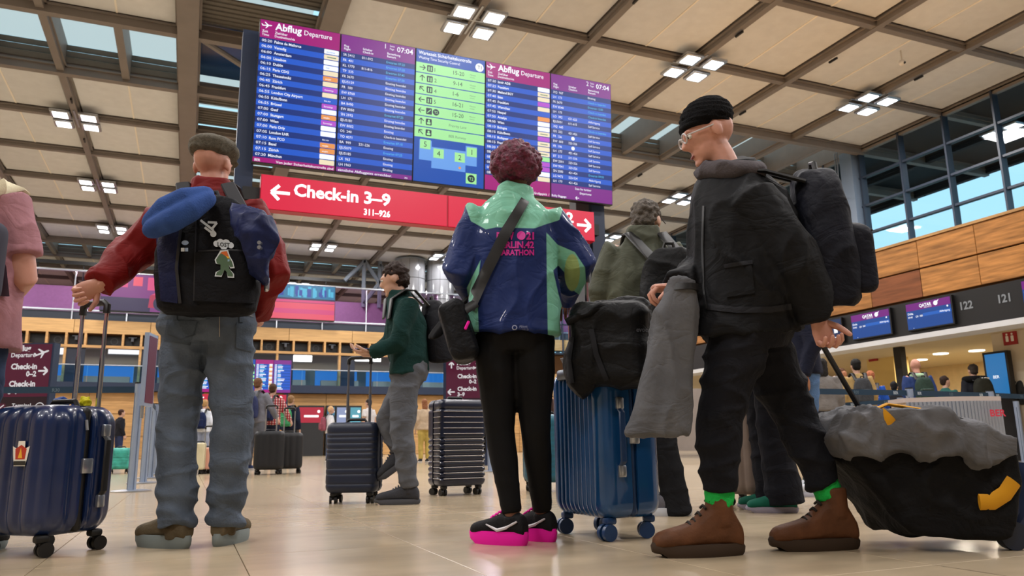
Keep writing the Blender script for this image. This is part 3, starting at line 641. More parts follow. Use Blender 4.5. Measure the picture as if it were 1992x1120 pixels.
def right_page(k, fl, page, foot):
    p, fc = panel(k); q = B(); n = len(fl)
    fc.rect(q, .012, .012, PW - .012, PH - .012, .003, 3); rows(fc, q, n)
    fc.text(q, page, .72, PH - .12, .12, .006, 4, bold=.0); fc.text(q, 'Seite', .8, PH - .075, .045, .006, 4, bold=0); fc.text(q, 'Page', .8, PH - .125, .045, .006, 4, bold=0)
    fc.text(q, '07:04', .92, PH - .14, .125, .006, 4, bold=.01, width=.27)
    for t, u, v in (('Flug', .06, .215), ('Flight', .06, .265), ('Schalter', .36, .215), ('Check-in', .36, .265), ('Bemerkung', .76, .215), ('Remark', .76, .265)): fc.text(q, t, u, PH - v, .052, .006, 4, bold=.012)
    for i, s in enumerate(fl):
        a, c, d = s.split(','); v = ROW0 - (i+1)*ROWH + .026
        fc.text(q, a, .05, v, .06, .007, 4, bold=.002)
        if c == 'o': fc.disc(q, .44, v + .02, .035, .007, 4)
        elif c: fc.text(q, c, .35, v, .058, .007, 4, bold=.002)
        fc.text(q, d, .75, v, .056, .007, 5 if 'Erw' in d or (k > 2 and 'beendet' in d) else 4, bold=.002)
    if foot == 1: fc.text(q, 'sämtliche Abfluggates erreichbar.', .04, .022, .055, .006, 4, width=.86); fc.text(q, 'P01', PW - .13, .022, .04, .006, 4)
    else:
        fc.text(q, 'Scan for further', .8, .2, .055, .006, 4, align='R'); fc.text(q, 'Departures', .8, .125, .055, .006, 4, align='R'); fc.text(q, 'Bulky Baggage', .02, .03, .055, .006, 4); fc.arrow(q, .52, .05, 180, .07, .012, .006, 4)
    q.build('display', PM, p, org=bd.location)
left_page(0, L1, C1, K1, 1); right_page(1, R1, '1', 1)
p, fc = panel(2); q = B(); fc.rect(q, .012, .012, PW - .012, PH - .012, .003, 10)
fc.text(q, 'Wartezeit Sicherheitskontrolle', .05, PH - .1, .085, .006, 4, bold=.015, width=.93); fc.text(q, 'Waiting Time Security Control', .05, PH - .18, .07, .006, 4, bold=.002, width=.72)
fc.disc(q, PW - .11, PH - .15, .075, .006, 4); fc.text(q, 'T1', PW - .11, PH - .18, .09, .008, 12, align='C')
WA = [(0, '1', '15-20'), (90, '2', '9-14'), (135, '4', '1-6'), (180, '5', '16-21'), (180, 'T2', '15-20'), (90, '', 'Priority Lane'), (135, '', 'BER Runway')]
rh = .187; top = PH - .235
for i, (a, nn, tx) in enumerate(WA):
    v0 = top - (i+1)*rh; fc.rect(q, .012, v0 + .008, PW - .012, v0 + rh - .008, .005, 9); vc = v0 + rh/2
    fc.arrow(q, .12, vc, a, .1, .014, .007, 12); fc.rrect(q, .2, vc - .055, .3, vc + .055, .012, .007, 12)
    if i < 4:
        for u in (.222, .262): fc.rect(q, u, vc - .04, u + .018, vc + .03, .009, 9)
    elif i == 4: fc.bar(q, .22, vc - .03, .28, vc + .03, .014, .009, 9); fc.disc(q, .37, vc, .055, .007, 12); fc.text(q, 'T2', .37, vc - .025, .065, .009, 9, align='C')
    else: fc.disc(q, .25, vc + .02, .018, .009, 9); fc.rrect(q, .22, vc - .04, .28, vc - .002, .01, .009, 9)
    if nn and i < 4: fc.text(q, nn, .33, vc - .04, .095, .007, 12, bold=0)
    if i < 5: fc.text(q, tx, .66, vc - .03, .1, .007, 12, bold=.0); fc.text(q, 'Minuten', .96, vc + .005, .035, .007, 14, bold=0); fc.text(q, 'minutes', .96, vc - .035, .03, .007, 14, bold=0)
    else: fc.text(q, tx, .6, vc - .025, .065, .007, 14, bold=.0)
fc.rect(q, .1, .38, .31, .72, .005, 11); fc.rect(q, .31, .26, .9, .62, .0055, 11); fc.rect(q, .9, .38, 1.1, .72, .005, 11)
for (u, v, s) in ((.2, .65, '5'), (.43, .52, '4'), (.8, .5, '2'), (1.01, .62, '1')): fc.rect(q, u - .09, v - .08, u + .09, v + .08, .006, 9); fc.text(q, s, u, v - .045, .13, .008, 12, align='C', bold=0)
fc.rect(q, .91, .07, 1.1, .25, .006, 9); fc.disc(q, 1.005, .16, .065, .007, 12); fc.text(q, 'T2', 1.005, .13, .075, .009, 9, align='C'); fc.disc(q, .8, .32, .022, .008, 7)
q.build('display', PM, p, org=bd.location)
left_page(3, L2, C2, None, 2); right_page(4, R2, '2', 2)
for x in (BO.x - .09, BO.x + 5*PW - .2):
    q = B(); q.bb((x - .13, YBD + .2, 0), (x + .13, YBD + .45, 6.85)); q.build('post', m_navyp, bd, org=bd.location)
q = B(); q.bb((BO.x + 5*PW - .62, YBD + .25, 0), (BO.x + 5*PW - .36, YBD + .5, 6.6)); q.build('post_cladding', M('clad_grey', '55585d', .5), bd, org=bd.location)
q = B(); q.bb((BO.x, YBD + .2, 5.0), (BO.x + 5*PW - .3, YBD + .3, 5.2)); q.bb((BO.x, YBD + .16, 6.4), (BO.x + 5*PW - .3, YBD + .26, 6.6)); q.build('cross_rail', m_black, bd, org=bd.location)

# red lightbox sign below the board
m_red = M('sign_red_lit', 'f02a4c', .3, emit=.85); m_sgw = M('sign_white_lit', 'ffffff', .3, emit=1.4); m_mag2 = M('sign_magenta', '8a1f55', .35, emit=.28)
cs = thing('check_in_sign', 'long red lit sign reading Check-in 3-9 with arrows below the board', 'sign', (3.5, YBD, 3.9)); X0, X1, ZA, ZB_ = .77, 6.42, 3.90, 4.44
q = B(); q.bb((X0, YBD + .02, ZA), (X1, YBD + .2, ZB_)); q.build('case', M('sign_red_case', 'b01c38', .4), cs, org=cs.location)
half = (X0 + X1) / 2 + .1
for a, c in ((X0, half - .006), (half + .006, X1)):
    q = B(); q.bb((a + .01, YBD, ZA + .01), (c - .01, YBD + .03, ZB_ - .01)); q.build('lit_face', m_red, cs, org=cs.location)
q = B(); fc = Face((X0, YBD - .002, ZA), (1, 0, 0), (0, 0, 1))
fc.arrow(q, .29, .27, 180, .27, .05, .003, 0); fc.text(q, 'Check-in', .48, .25, .27, .003, 0, bold=.03, width=.98); fc.text(q, '3–9', 1.55, .25, .27, .003, 0, bold=.03, width=.42); fc.text(q, '311–926', 1.55, .06, .14, .003, 0, bold=.03, width=.42)
q.build('lettering', m_sgw, cs, org=cs.location); q = B(); u = X1 - X0
fc.arrow(q, u - .22, .27, 0, .27, .05, .003, 0); fc.text(q, '0–2', u - .42, .3, .25, .003, 0, bold=.03, align='R', width=.42); fc.text(q, 'Check-in', u - .93, .3, .25, .003, 0, bold=.03, align='R', width=.98)
q.build('lettering', m_sgw, cs, org=cs.location)
for a_, c_ in ((X1 - .03, BO.x + 5*PW - .25), (BO.x - .1, X0 + .05)): q = B(); q.bb((a_, YBD + .1, 4.05), (c_, YBD + .3, 4.25)); q.build('mount', m_black, cs, org=cs.location)

# totem signs
m_tot = M('totem_magenta', '8e1a55', .4, emit=.22); m_tot2 = M('totem_plum', '3f1636', .4, emit=.2); m_tpw = M('totem_white', 'f6f2f4', .4, emit=.7)
def totem(px, py, D, wid, label, u0=0.):
    p = UD(px, py, D); hgt = p.z; t = thing('wayfinding_sign', label, 'sign', (p.x, p.y, 0), -YAW)
    q = B(); q.bb((-.06, 0, 0), (wid + .03, .16, hgt)); q.build('case', m_navyp, t)
    fc = Face((0, -.002, 0), (1, 0, 0), (0, 0, 1)); q = B(); zb = hgt - .98*wid
    fc.rect(q, 0, zb, wid, hgt - .02, .001, 0); fc.rect(q, 0, zb - .62*wid, wid, zb - .005, .001, 1); k = wid / 1.05
    fc.arrow(q, .14*k, hgt - .16*k, 90, .16*k, .035*k, .004, 2)
    fc.text(q, 'Abflug', .28*k, hgt - .15*k, .15*k, .004, 2, bold=.04); fc.text(q, 'Departure', .28*k, hgt - .27*k, .12*k, .004, 2, bold=.02); fc.plane(q, .87*k, hgt - .2*k, .28*k, 20, .004, 2)
    fc.text(q, 'Check-in', .8*k, hgt - .5*k, .15*k, .004, 2, bold=.04, align='R'); fc.text(q, '0–2', .8*k, hgt - .64*k, .14*k, .004, 2, bold=.04, align='R'); fc.arrow(q, .92*k, hgt - .54*k, 0, .18*k, .035*k, .004, 2)
    fc.arrow(q, .14*k, hgt - .86*k, 180, .18*k, .035*k, .004, 2); fc.text(q, 'Check-in', .3*k, hgt - .83*k, .15*k, .004, 2, bold=.04); fc.text(q, '3–9', .3*k, hgt - .97*k, .14*k, .004, 2, bold=.04)
    z = zb - .2*k; fc.text(q, 'Terminal', .4*k, z, .11*k, .004, 2, bold=.02); fc.text(q, '500 m', .46*k, z - .11*k, .08*k, .004, 2, bold=.01); fc.ring(q, .93*k, z, .075*k, .09*k, .004, 2); fc.text(q, 'T2', .93*k, z - .035*k, .1*k, .004, 2, align='C')
    fc.rrect(q, .1*k, z - .08*k, .28*k, z + .08*k, .02, .003, 0); fc.bar(q, .13*k, z - .04*k, .25*k, z + .05*k, .02*k, .005, 2); fc.text(q, 'Bahnhof', .4*k, z - .3*k, .09*k, .004, 2, bold=.02); fc.arrow(q, .93*k, z - .28*k, 45, .12*k, .025*k, .004, 2)
    for j in range(3): fc.rrect(q, (.7 + .075*j)*k, z - .31*k, (.755 + .075*j)*k, z - .22*k, .008, .004, 2)
    q.build('sign_face', [m_tot, m_tot2, m_tpw], t)
totem(-3, 668, 12.8, .85, 'magenta wayfinding sign at the left edge reading Abflug Departure'); totem(868, 699, 17.5, .84, 'magenta wayfinding sign beside the shoulder bag reading Check-in 0-2')

# LED advertising wall on the balcony parapet
ad = thing('advertising_screen', 'wide pink and blue advertising screen showing a red car above the balcony', 'screen', (1.4, YB, 7.66))
q = B(); q.bb((-6.1, -.2, 0), (6.1, 0, 2.05)); q.build('housing', m_black, ad)
E1 = [M('led_%d' % i, c, .4, emit=.95) for i, c in enumerate(('7c2f7c', 'd8447e', '2a1c4a', 'e8506a', '103a9a', '1b2148', '0f6f9c', '3fb0d4', 'b0264e'))]
q = B(); fc = Face((-6.1, -.202, 0), (1, 0, 0), (0, 0, 1))
fc.rect(q, .03, .03, 12.17, 2.02, .001, 0)
for i in range(9): fc.rect(q, .1 + .7*i, 1.2 + .1*(i % 3), .55 + .7*i, 1.9, .002, 1 if i % 2 else 3)
fc.rect(q, .03, .03, 2.4, .75, .003, 2)
fc.poly(q, [(2.3, .25), (2.35, .9), (2.8, 1.25), (3.6, 1.8), (5.8, 1.9), (6.4, 1.3), (6.7, .8), (6.7, .25)], .004, 8); fc.poly(q, [(3.2, 1.3), (3.75, 1.72), (5.3, 1.78), (5.3, 1.3)], .006, 4)
fc.poly(q, [(2.4, .95), (2.9, 1.2), (4.6, 1.15), (4.6, .95)], .006, 1); fc.disc(q, 2.95, .5, .42, .006, 5); fc.disc(q, 2.95, .5, .2, .008, 4); fc.poly(q, [(3.6, .55), (5., .25), (5., .12), (3.7, .42)], .006, 1)
fc.rect(q, 6.7, 1.25, 12.17, 2.02, .003, 6); fc.rect(q, 6.7, .62, 12.17, 1.05, .003, 3); fc.rect(q, 6.7, .03, 12.17, .35, .003, 3); fc.rect(q, 6.7, .35, 12.17, .62, .0035, 1); fc.rect(q, 6.7, .98, 12.17, 1.25, .0035, 5); fc.rect(q, 6.7, 1.0, 12.17, 1.15, .004, 1)
random.seed(3)
for i in range(46): u = random.uniform(6.8, 12.1); fc.rect(q, u, random.uniform(1.3, 1.5), u + random.uniform(.02, .25), random.uniform(1.6, 1.98), .004 + i*.00005, 7 if i % 3 else 4)
q.build('display', E1, ad)
p = UY(840, 608, YB - .2); t = thing('star_emblem', 'white lit ring emblem with a three-pointed star above the balcony', 'emblem', p); fc = Face((0, 0, 0), (1, 0, 0), (0, 0, 1))
q = B(); q.cyl((0, .05, 0), (0, .2, 0), .8, n=32); q.build('backing', M('mauve_dark', '5b3f60', .6), t, smooth=True); q = B(); fc.ring(q, 0, 0, .66, .78, -.03, 0, n=40)
for a in (90, 210, 330):
    c, s = math.cos(R(a)), math.sin(R(a)); fc.poly(q, [(c*.68 - s*.03, s*.68 + c*.03), (-s*.1, c*.1), (s*.1, -c*.1), (c*.68 + s*.03, s*.68 - c*.03)][::-1], -.029, 0)
q.build('lit_star', M('emblem_lit', 'ffffff', .4, emit=1.8), t)

# far departure board
p = UY(388, 701, 40.); p2 = UY(568, 701, 40.); wd = p2.x - p.x; zt = p2.z
fb = thing('far_departure_board', 'distant departure board standing before the wood wall', 'departure board', ((p.x + p2.x)/2, 40, 0)); zb = UY(568, 764, 40.).z
q = B(); q.bb((-wd/2, .02, zb), (wd/2, .2, zt)); q.build('case', m_black, fb); fc = Face((-wd/2, 0, zb), (1, 0, 0), (0, 0, 1)); q = B(); hh = zt - zb; pw = wd/5
for k in range(5):
    u = k*pw
    if k == 2:
        fc.rect(q, u, 0, u + pw - .02, hh, .002, 10)
        for i in range(6): fc.rect(q, u + .02, hh*(.85 - .11*i) - .12, u + pw - .04, hh*(.85 - .11*i), .004, 9)
        continue
    fc.rect(q, u, 0, u + pw - .02, hh, .002, 2 if k in (0, 3) else 3)
    for i in range(18):
        v = hh*.87 - (i+1)*hh*.78/18; fc.rect(q, u + .02, v, u + pw - .04, v + hh*.78/18, .003, (10, 1)[i % 2]); fc.rect(q, u + .05, v + .02, u + .05 + pw*.12, v + .06, .005, 4)
        fc.rect(q, u + .2, v + .02, u + .2 + pw*random.uniform(.15, .4), v + .06, .005, 4 if i % 3 else 5)
        if k in (0, 3): fc.rect(q, u + pw*.75, v + .01, u + pw - .06, v + .08, .005, (4, 6, 7)[i % 3])
q.build('display', PM, fb); zs2 = UY(568, 781, 40.).z; zt2 = UY(568, 768, 40.).z
q = B(); q.bb((-wd/2, 0, zs2), (wd/2 - .2, .15, zt2)); sg = q.build('sign_strip', M('sign_red2', 'd81e44', .4, emit=.8), fb); q = B(); fc = Face((-wd/2, -.003, zs2), (1, 0, 0), (0, 0, 1)); hs = zt2 - zs2
for u, a in ((.2, 180), (wd - .5, 0), (wd*.62, 180), (wd*.8, 0)): fc.arrow(q, u, hs/2, a, hs*.7, .06, .003, 0)
fc.text(q, 'Check-in 3–9', .5, hs*.3, hs*.6, .003, 0); q.build('lettering', m_sgw, sg)
for x in (-wd/2 + .2, wd/2 - .2): q = B(); q.bb((x - .1, .1, 0), (x + .1, .3, zt)); q.build('post', m_navyp, fb)

# ================================================================== PEOPLE
SKIN = {k: M('skin_' + k, c, .5, var=.07, vs=20, bump=.05, bs=120) for k, c in dict(fair='bd947f', pink='c28c79', tan='a9704f', brown='6d4330').items()}
REST = dict(pelvis=(0, 0, .97), chest=(0, .0, 1.28), neck=(0, -.01, 1.47), head=(0, .025, 1.625),
            shl=(-.175, 0, 1.41), shr=(.175, 0, 1.41), ell=(-.235, -.03, 1.13), elr=(.235, -.03, 1.13), wrl=(-.24, .06, .9), wrr=(.24, .06, .9),
            hil=(-.09, 0, .92), hir=(.09, 0, .92), knl=(-.1, .02, .5), knr=(.1, .02, .5), anl=(-.1, -.02, .09), anr=(.1, -.02, .09))
def lerp(a, c, t): return a + (c - a) * t
def basis(x, y, z): return Matrix((x, y, z)).transposed()
class Person:
    def __init__(s, label, base, face=0., H=1.75, pose=None, J=None, name='person', head=None, group=None, cat='person'):
        a = R(face); s.f = HD*math.cos(a) + RH*math.sin(a); s.r = s.f.cross(ZV); s.k = k = H/1.75; s.base = V((base[0], base[1], 0))
        s.t = thing(name, label, cat, s.base, 0, group); s.o = s.base
        q = dict(REST); q.update(pose or {})
        s.J = {n: s.base + (s.r*x + s.f*y + ZV*z) * k for n, (x, y, z) in q.items()}
        s.J.update(J or {})
        h = R((head or (0, 0))[0]); up = R((head or (0, 0))[1])      # head turn to the right, head tilt down
        hf = s.f*math.cos(h) + s.r*math.sin(h); s.hr = hf.cross(ZV); s.hf = hf*math.cos(up) - ZV*math.sin(up); s.hu = s.hr.cross(s.hf)
        s.HM = basis(s.hr, s.hf, s.hu)
        j = s.J; s.side = (j['shr'] - j['shl']).normalized(); s.hs = (j['hir'] - j['hil']).normalized()
        s.dep = (j['neck'] - j['pelvis']).normalized().cross(s.side).normalized()       # towards the front
        s.up = (j['neck'] - j['pelvis']).normalized()
    def hp(s, x, y, z): return s.J['head'] + (s.hr*x + s.hf*y + s.hu*z) * s.k
    def body(s, skin='fair', vox=.012, hands=None, hk=1.0):
        b = B(); j = s.J; k = s.k
        b.loft([(j['pelvis'] - s.up*.05*k, s.hs*.1*k, s.dep*.07*k), (j['pelvis'], s.hs*.13*k, s.dep*.085*k), (lerp(j['pelvis'], j['chest'], .4), s.side*.12*k, s.dep*.08*k), (j['chest'], s.side*.145*k, s.dep*.095*k), (lerp(j['chest'], j['neck'], .75), s.side*.13*k, s.dep*.06*k), (j['neck'], s.side*.055*k, s.dep*.055*k)], 14)
        b.tube([j['neck'] - s.up*.03*k, lerp(j['neck'], j['head'], .45), j['head']], [.056*k, .052*k, .05*k], 10)
        for e in 'lr':
            sh, el, wr = j['sh'+e], j['el'+e], j['wr'+e]; b.tube([sh, lerp(sh, el, .4), el, lerp(el, wr, .35), wr], [.05*k, .046*k, .038*k, .038*k, .025*k], 8, round_ends=True)
            hi, kn, an = j['hi'+e], j['kn'+e], j['an'+e]; b.tube([hi, lerp(hi, kn, .3), kn, lerp(kn, an, .3), an, an - ZV*.04*k], [.07*k, .07*k, .05*k, .048*k, .034*k, .034*k], 8)
        h = k * hk; P = s.hp; K = s.HM
        b.ell(P(0, -.012, .03), (.075*h, .096*h, .088*h), K); b.ell(P(0, .028, -.045), (.057*h, .066*h, .068*h), K); b.ell(P(0, .03, .01), (.066*h, .068*h, .07*h), K)
        b.tube([P(0, .088, .03), P(0, .112, -.012), P(0, .09, -.022)], [.009*h, .015*h, .014*h], 8, round_ends=True)
        b.ell(P(0, .088, -.055), (.024*h, .014*h, .009*h), K); b.ell(P(0, .086, -.088), (.022*h, .016*h, .016*h), K); b.ell(P(0, .086, .035), (.055*h, .014*h, .012*h), K)
        for sx in (-1, 1): b.ell(P(sx*.078, -.008, -.005), (.010*h, .022*h, .034*h), K)
        ex = None
        if hands:
            ex = B()
            for e, spec in hands.items(): hand(ex, j['wr'+e], *spec, k=k, left=(e == 'l'))
        s.body_o = organic('body', b, SKIN[skin], s.t, s.o, vox, 3, extra=ex, fac=.4)
        return s
    def face(s, lips='8d4a44'):
        for sx in (-1, 1):
            b = B(); b.ell(s.hp(sx*.032, .083, .016), (.013*s.k, .011*s.k, .009*s.k), s.HM, 0, 8, 6); b.ell(s.hp(sx*.032, .091, .016), (.006*s.k, .006*s.k, .006*s.k), s.HM, 1, 8, 6); b.build('eye', [M('eye_white', 'dcdad4', .3), M('iris', '2b1c12', .2)], s.t, s.o, True)
        b = B(); b.ell(s.hp(0, .099, -.056), (.021*s.k, .006*s.k, .006*s.k), s.HM, 0, 10, 6); b.build('lips', M('lips_' + lips, lips, .5), s.t, s.o, True)
    def hair(s, col, style='short', vox=.012, amp=.006, hk=1.0):
        b = B(); P = s.hp; k = s.k*hk; K = s.HM
        b.ell(P(0, -.02, .045), (.083*k, .1*k, .088*k), K)
        if style == 'short': b.ell(P(0, -.045, -.01), (.07*k, .065*k, .07*k), K)
        if style == 'buzz': b.ell(P(0, -.05, .0), (.066*k, .06*k, .065*k), K)
        if style == 'long':
            b.ell(P(0, -.05, -.03), (.08*k, .065*k, .09*k), K); b.tube([P(0, -.06, 0), P(0, -.085, -.14), P(0, -.08, -.3)], [(.085*k, .05*k), (.085*k, .04*k), (.05*k, .02*k)], 10, hint=s.hr)
        if style == 'bun': b.ell(P(0, -.03, .15), (.045*k, .045*k, .04*k), K); b.ell(P(0, -.045, -.01), (.07*k, .065*k, .07*k), K)
        o = organic('hair', b, M('hair_' + str(col), col, .6, var=.35, vs=60, bump=.8, bs=140), s.t, s.o, vox, 2, disp=lambda p, n: amp*noise.noise(p*45)*1.6)
        return o
    def top(s, mat, hem=.1, w=(.2, .185, .2, .175), d=(.145, .13, .14, .1), sleeve=(.08, .064, .052), cut=1., collar=.03, vox=.012, amp=.008, zones=None, name='jacket', fs=(9, 9, 5), neckw=.075, cr=None, it=4, opens=None):
        b = B(); j = s.J; k = s.k; up = s.up
        pel, che, nek = j['pelvis'], j['chest'], j['neck']; hd = s.hs.lerp(s.side, .3).normalized()
        L = [(pel - up*hem*k, hd*w[0]*k, s.dep*d[0]*k), (pel, hd*w[0]*.98*k, s.dep*d[0]*.97*k), (lerp(pel, che, .45), s.side*w[1]*k, s.dep*d[1]*k), (che, s.side*w[2]*k, s.dep*d[2]*k), (lerp(che, nek, .5), s.side*w[3]*1.02*k, s.dep*d[3]*1.12*k), (lerp(che, nek, .8), s.side*w[3]*.8*k, s.dep*d[3]*.9*k), (nek, s.side*neckw*1.1*k, s.dep*neckw*1.0*k), (nek + up*collar*k, s.side*neckw*k, s.dep*neckw*.95*k)]
        b.loft(L, 20, 2.35)
        for e in 'lr':
            sh, el, wr = j['sh'+e], j['el'+e], j['wr'+e]; a, c, g = (x*k for x in sleeve); inn = lerp(sh, j['chest'], .3)
            pts = [inn, sh, lerp(sh, el, .45), el, lerp(el, wr, .5), wr]; rd = [a*.9, a, lerp(a, c, .4), c*1.04, lerp(c, g, .5), g]
            if cut < 1: n = 3 if cut > .3 else 2; pts = [inn, sh, lerp(sh, el, cut*.6), lerp(sh, el, cut)]; rd = [a*.9, a, a*.98, a*.97]
            b.tube(pts, rd, 14)
        s.top_o = organic(name, b, mat, s.t, s.o, vox, it, disp=folds(amp, fs), zones=zones); return s
    def legs(s, mat, thigh=.098, knee=.074, ankle=.066, w=.17, d=.125, rise=.06, vox=.012, amp=.006, name='trousers', end=0., stack=0., fs=(6, 6, 13), zones=None, it=4):
        b = B(); j = s.J; k = s.k; up = (j['chest'] - j['pelvis']).normalized(); pel = j['pelvis']; mh = lerp(j['hil'], j['hir'], .5); dp = up.cross(s.hs).normalized()
        b.loft([(pel + up*rise*k, s.hs*w*.95*k, dp*d*.92*k), (pel, s.hs*w*k, dp*d*k), (lerp(pel, mh, .8), s.hs*w*1.03*k, dp*d*1.04*k), (mh - ZV*.05*k, s.hs*w*.86*k, dp*d*.86*k)], 18, 2.3)
        for e in 'lr':
            hi, kn, an = j['hi'+e], j['kn'+e], j['an'+e]; E = an + (an - kn).normalized()*end*k
            b.tube([hi + up*.02*k, lerp(hi, kn, .35), lerp(hi, kn, .75), kn, lerp(kn, E, .35), lerp(kn, E, .75), E], [thigh*k, thigh*.96*k, lerp(thigh, knee, .75)*k, knee*k, lerp(knee, ankle, .2)*1.02*k, lerp(knee, ankle, .7)*k, ankle*k], 14)
        z0 = min(j['anl'].z, j['anr'].z); ff = folds(amp, fs)
        def dsp(p, n):
            a = ff(p, n)
            if stack:
                t = max(0, 1 - (p.z - z0) / (.26*k)); a += stack * t * math.sin(p.z*62 + 3*noise.noise(p*8) + p.x*9) 
            return a
        s.legs_o = organic(name, b, mat, s.t, s.o, vox, it, disp=dsp, zones=zones); return s
    def shoes(s, up_m, sole_m, dirs=None, L=.28, sole=.03, lace=None, mid=None, high=.0, vox=.006):
        for e in 'lr':
            d = (dirs or {}).get(e) or s.f; shoe(s.t, s.o, s.J['an'+e], d, L*s.k, up_m, sole_m, sole, lace, mid, high, vox)
        return s
def toe(face, up=0.):
    a = R(face); return (HD*math.cos(a) + RH*math.sin(a)).normalized() * math.cos(R(up)) + ZV*math.sin(R(up))
def shoe(t, org, an, d, L, um, sm, sole=.03, lace=None, mid=None, high=0., vox=.006):
    """upper, sole and laces; an = ankle joint"""
    d = V(d).normalized(); s = d.cross(ZV).normalized(); u = s.cross(d).normalized(); w = L / .28
    heel = an - d*.065*w - u*(.085*w)
    if abs(d.z) < .02: heel.z = 0
    prof = [(0, .028, .06), (.05, .036, .085), (.16, .040, .1 + high), (.32, .042, .1 + high*.9), (.45, .045, .088 + high*.35), (.58, .048, .074), (.72, .050, .062), (.85, .047, .054), (.94, .038, .046), (1., .022, .032)]
    rs = []
    for tt, hw, hh in prof:
        c = heel + d*(tt*L); r = []
        for i in range(14):
            a = 2*math.pi*i/14; y = math.sin(a); cs_ = math.cos(a); r.append(c - s*(hw*w*math.copysign(abs(cs_)**.75, cs_)*(1.04 - .22*(.5 + .5*y))) + u*(sole*w*.8 + hh*w*(.5 + .5*math.copysign(abs(y)**.8, y))))
        rs.append(r)
    b = B(); b.rings(rs); b.tube([an - u*.03*w, an + u*(.015 + high)*w], [(.042*w, .045*w), (.042*w, .046*w)], 14, hint=d)
    up = organic('shoe', b, um, t, org, vox, 3)
    q = B(); rs = []
    for z, g in ((0, .97), (.3, 1.02), (.8, 1.04), (1.12, 1.0)):
        r = []
        for i in range(26):
            a = 2*math.pi*i/26; x = -math.cos(a); tt = .5 + .5*x; hw = .034 + .014*math.sin(min(1, tt*1.15)*math.pi*.75) - .006*max(0, tt - .85)*6
            r.append(heel + d*(L*(.5 + .515*x*g)) + s*(hw*w*g*math.copysign(abs(math.sin(a))**.7, math.sin(a))) + u*(sole*w*z + (.012*w if tt > .9 else 0)*(1 if z < .1 else .6)))
        rs.append(r)
    q.rings(rs, flip=True); q.build('sole', sm, up, org, True, 50)
    if lace:
        q = B()
        for i in range(5):
            tt = .36 + .06*i; hh = sole*.8 + .104 - (tt - .32)*.15 + high*.7*max(0, 1-i*.35); c = heel + d*(tt*L) + u*(hh*w + .012)
            q.tube([c - s*.022*w - u*.008, c + u*.003, c + s*.022*w - u*.008], .0042*w, 6)
        q.build('laces', lace, up, org, True)
    if mid:
        q = B()
        for sx in (-1, 1):
            pts = [heel + d*(L*tt) + s*(sx*hw*w) + u*(z*w) for tt, hw, z in ((.08, .038, .1), (.28, .0425, .072), (.42, .046, .062), (.62, .049, .085))]
            q.tube(pts, [.004*w, .007*w, .008*w, .003*w], 6)
        q.build('side_stripe', mid, up, org, True)
    return up
def hand(b, wr, d, palm, curl=.4, k=1., left=False, spread=1.):
    """palm and five separate fingers; d = direction the hand points, palm = way the palm faces"""
    d = V(d).normalized(); pn = V(palm); pn = (pn - d*pn.dot(d)).normalized(); lat = d.cross(pn)          # thumb side
    if left: lat = -lat
    b.tube([wr - d*.03*k, wr + d*.01*k, wr + d*.05*k, wr + d*.09*k], [(.027*k, .02*k), (.032*k, .018*k), (.041*k, .017*k), (.04*k, .014*k)], 10, hint=lat, round_ends=True)
    for i, (ln, off) in enumerate(((.072, .030), (.081, .0105), (.075, -.010), (.058, -.029))):
        p = wr + d*(.088 - .004*abs(i - 1))*k + lat*off*k; pts = [p - d*.015*k, p]; a = 0; dd = d + lat*(.07*spread*(1.3 - i))
        for seg, fr in enumerate((.45, .3, .25)):
            a += curl * (R(70), R(85), R(50))[seg]; v = (dd.normalized()*math.cos(a) + pn*math.sin(a)); p = p + v*ln*fr*k; pts.append(p)
        b.tube(pts, [.0095*k, .0095*k, .0088*k, .008*k, .0068*k], 8, round_ends=True)
    p = wr + d*.028*k + lat*.03*k; v1 = (d*.55 + lat*.75 + pn*.35*(.4 + curl)).normalized(); v2 = (d*.85 + lat*.2 + pn*(.3 + .7*curl)).normalized()
    b.tube([p - v1*.02*k, p, p + v1*.035*k, p + v1*.035*k + v2*.03*k, p + v1*.035*k + v2*.052*k], [.014*k, .014*k, .0115*k, .0105*k, .008*k], 8, round_ends=True)

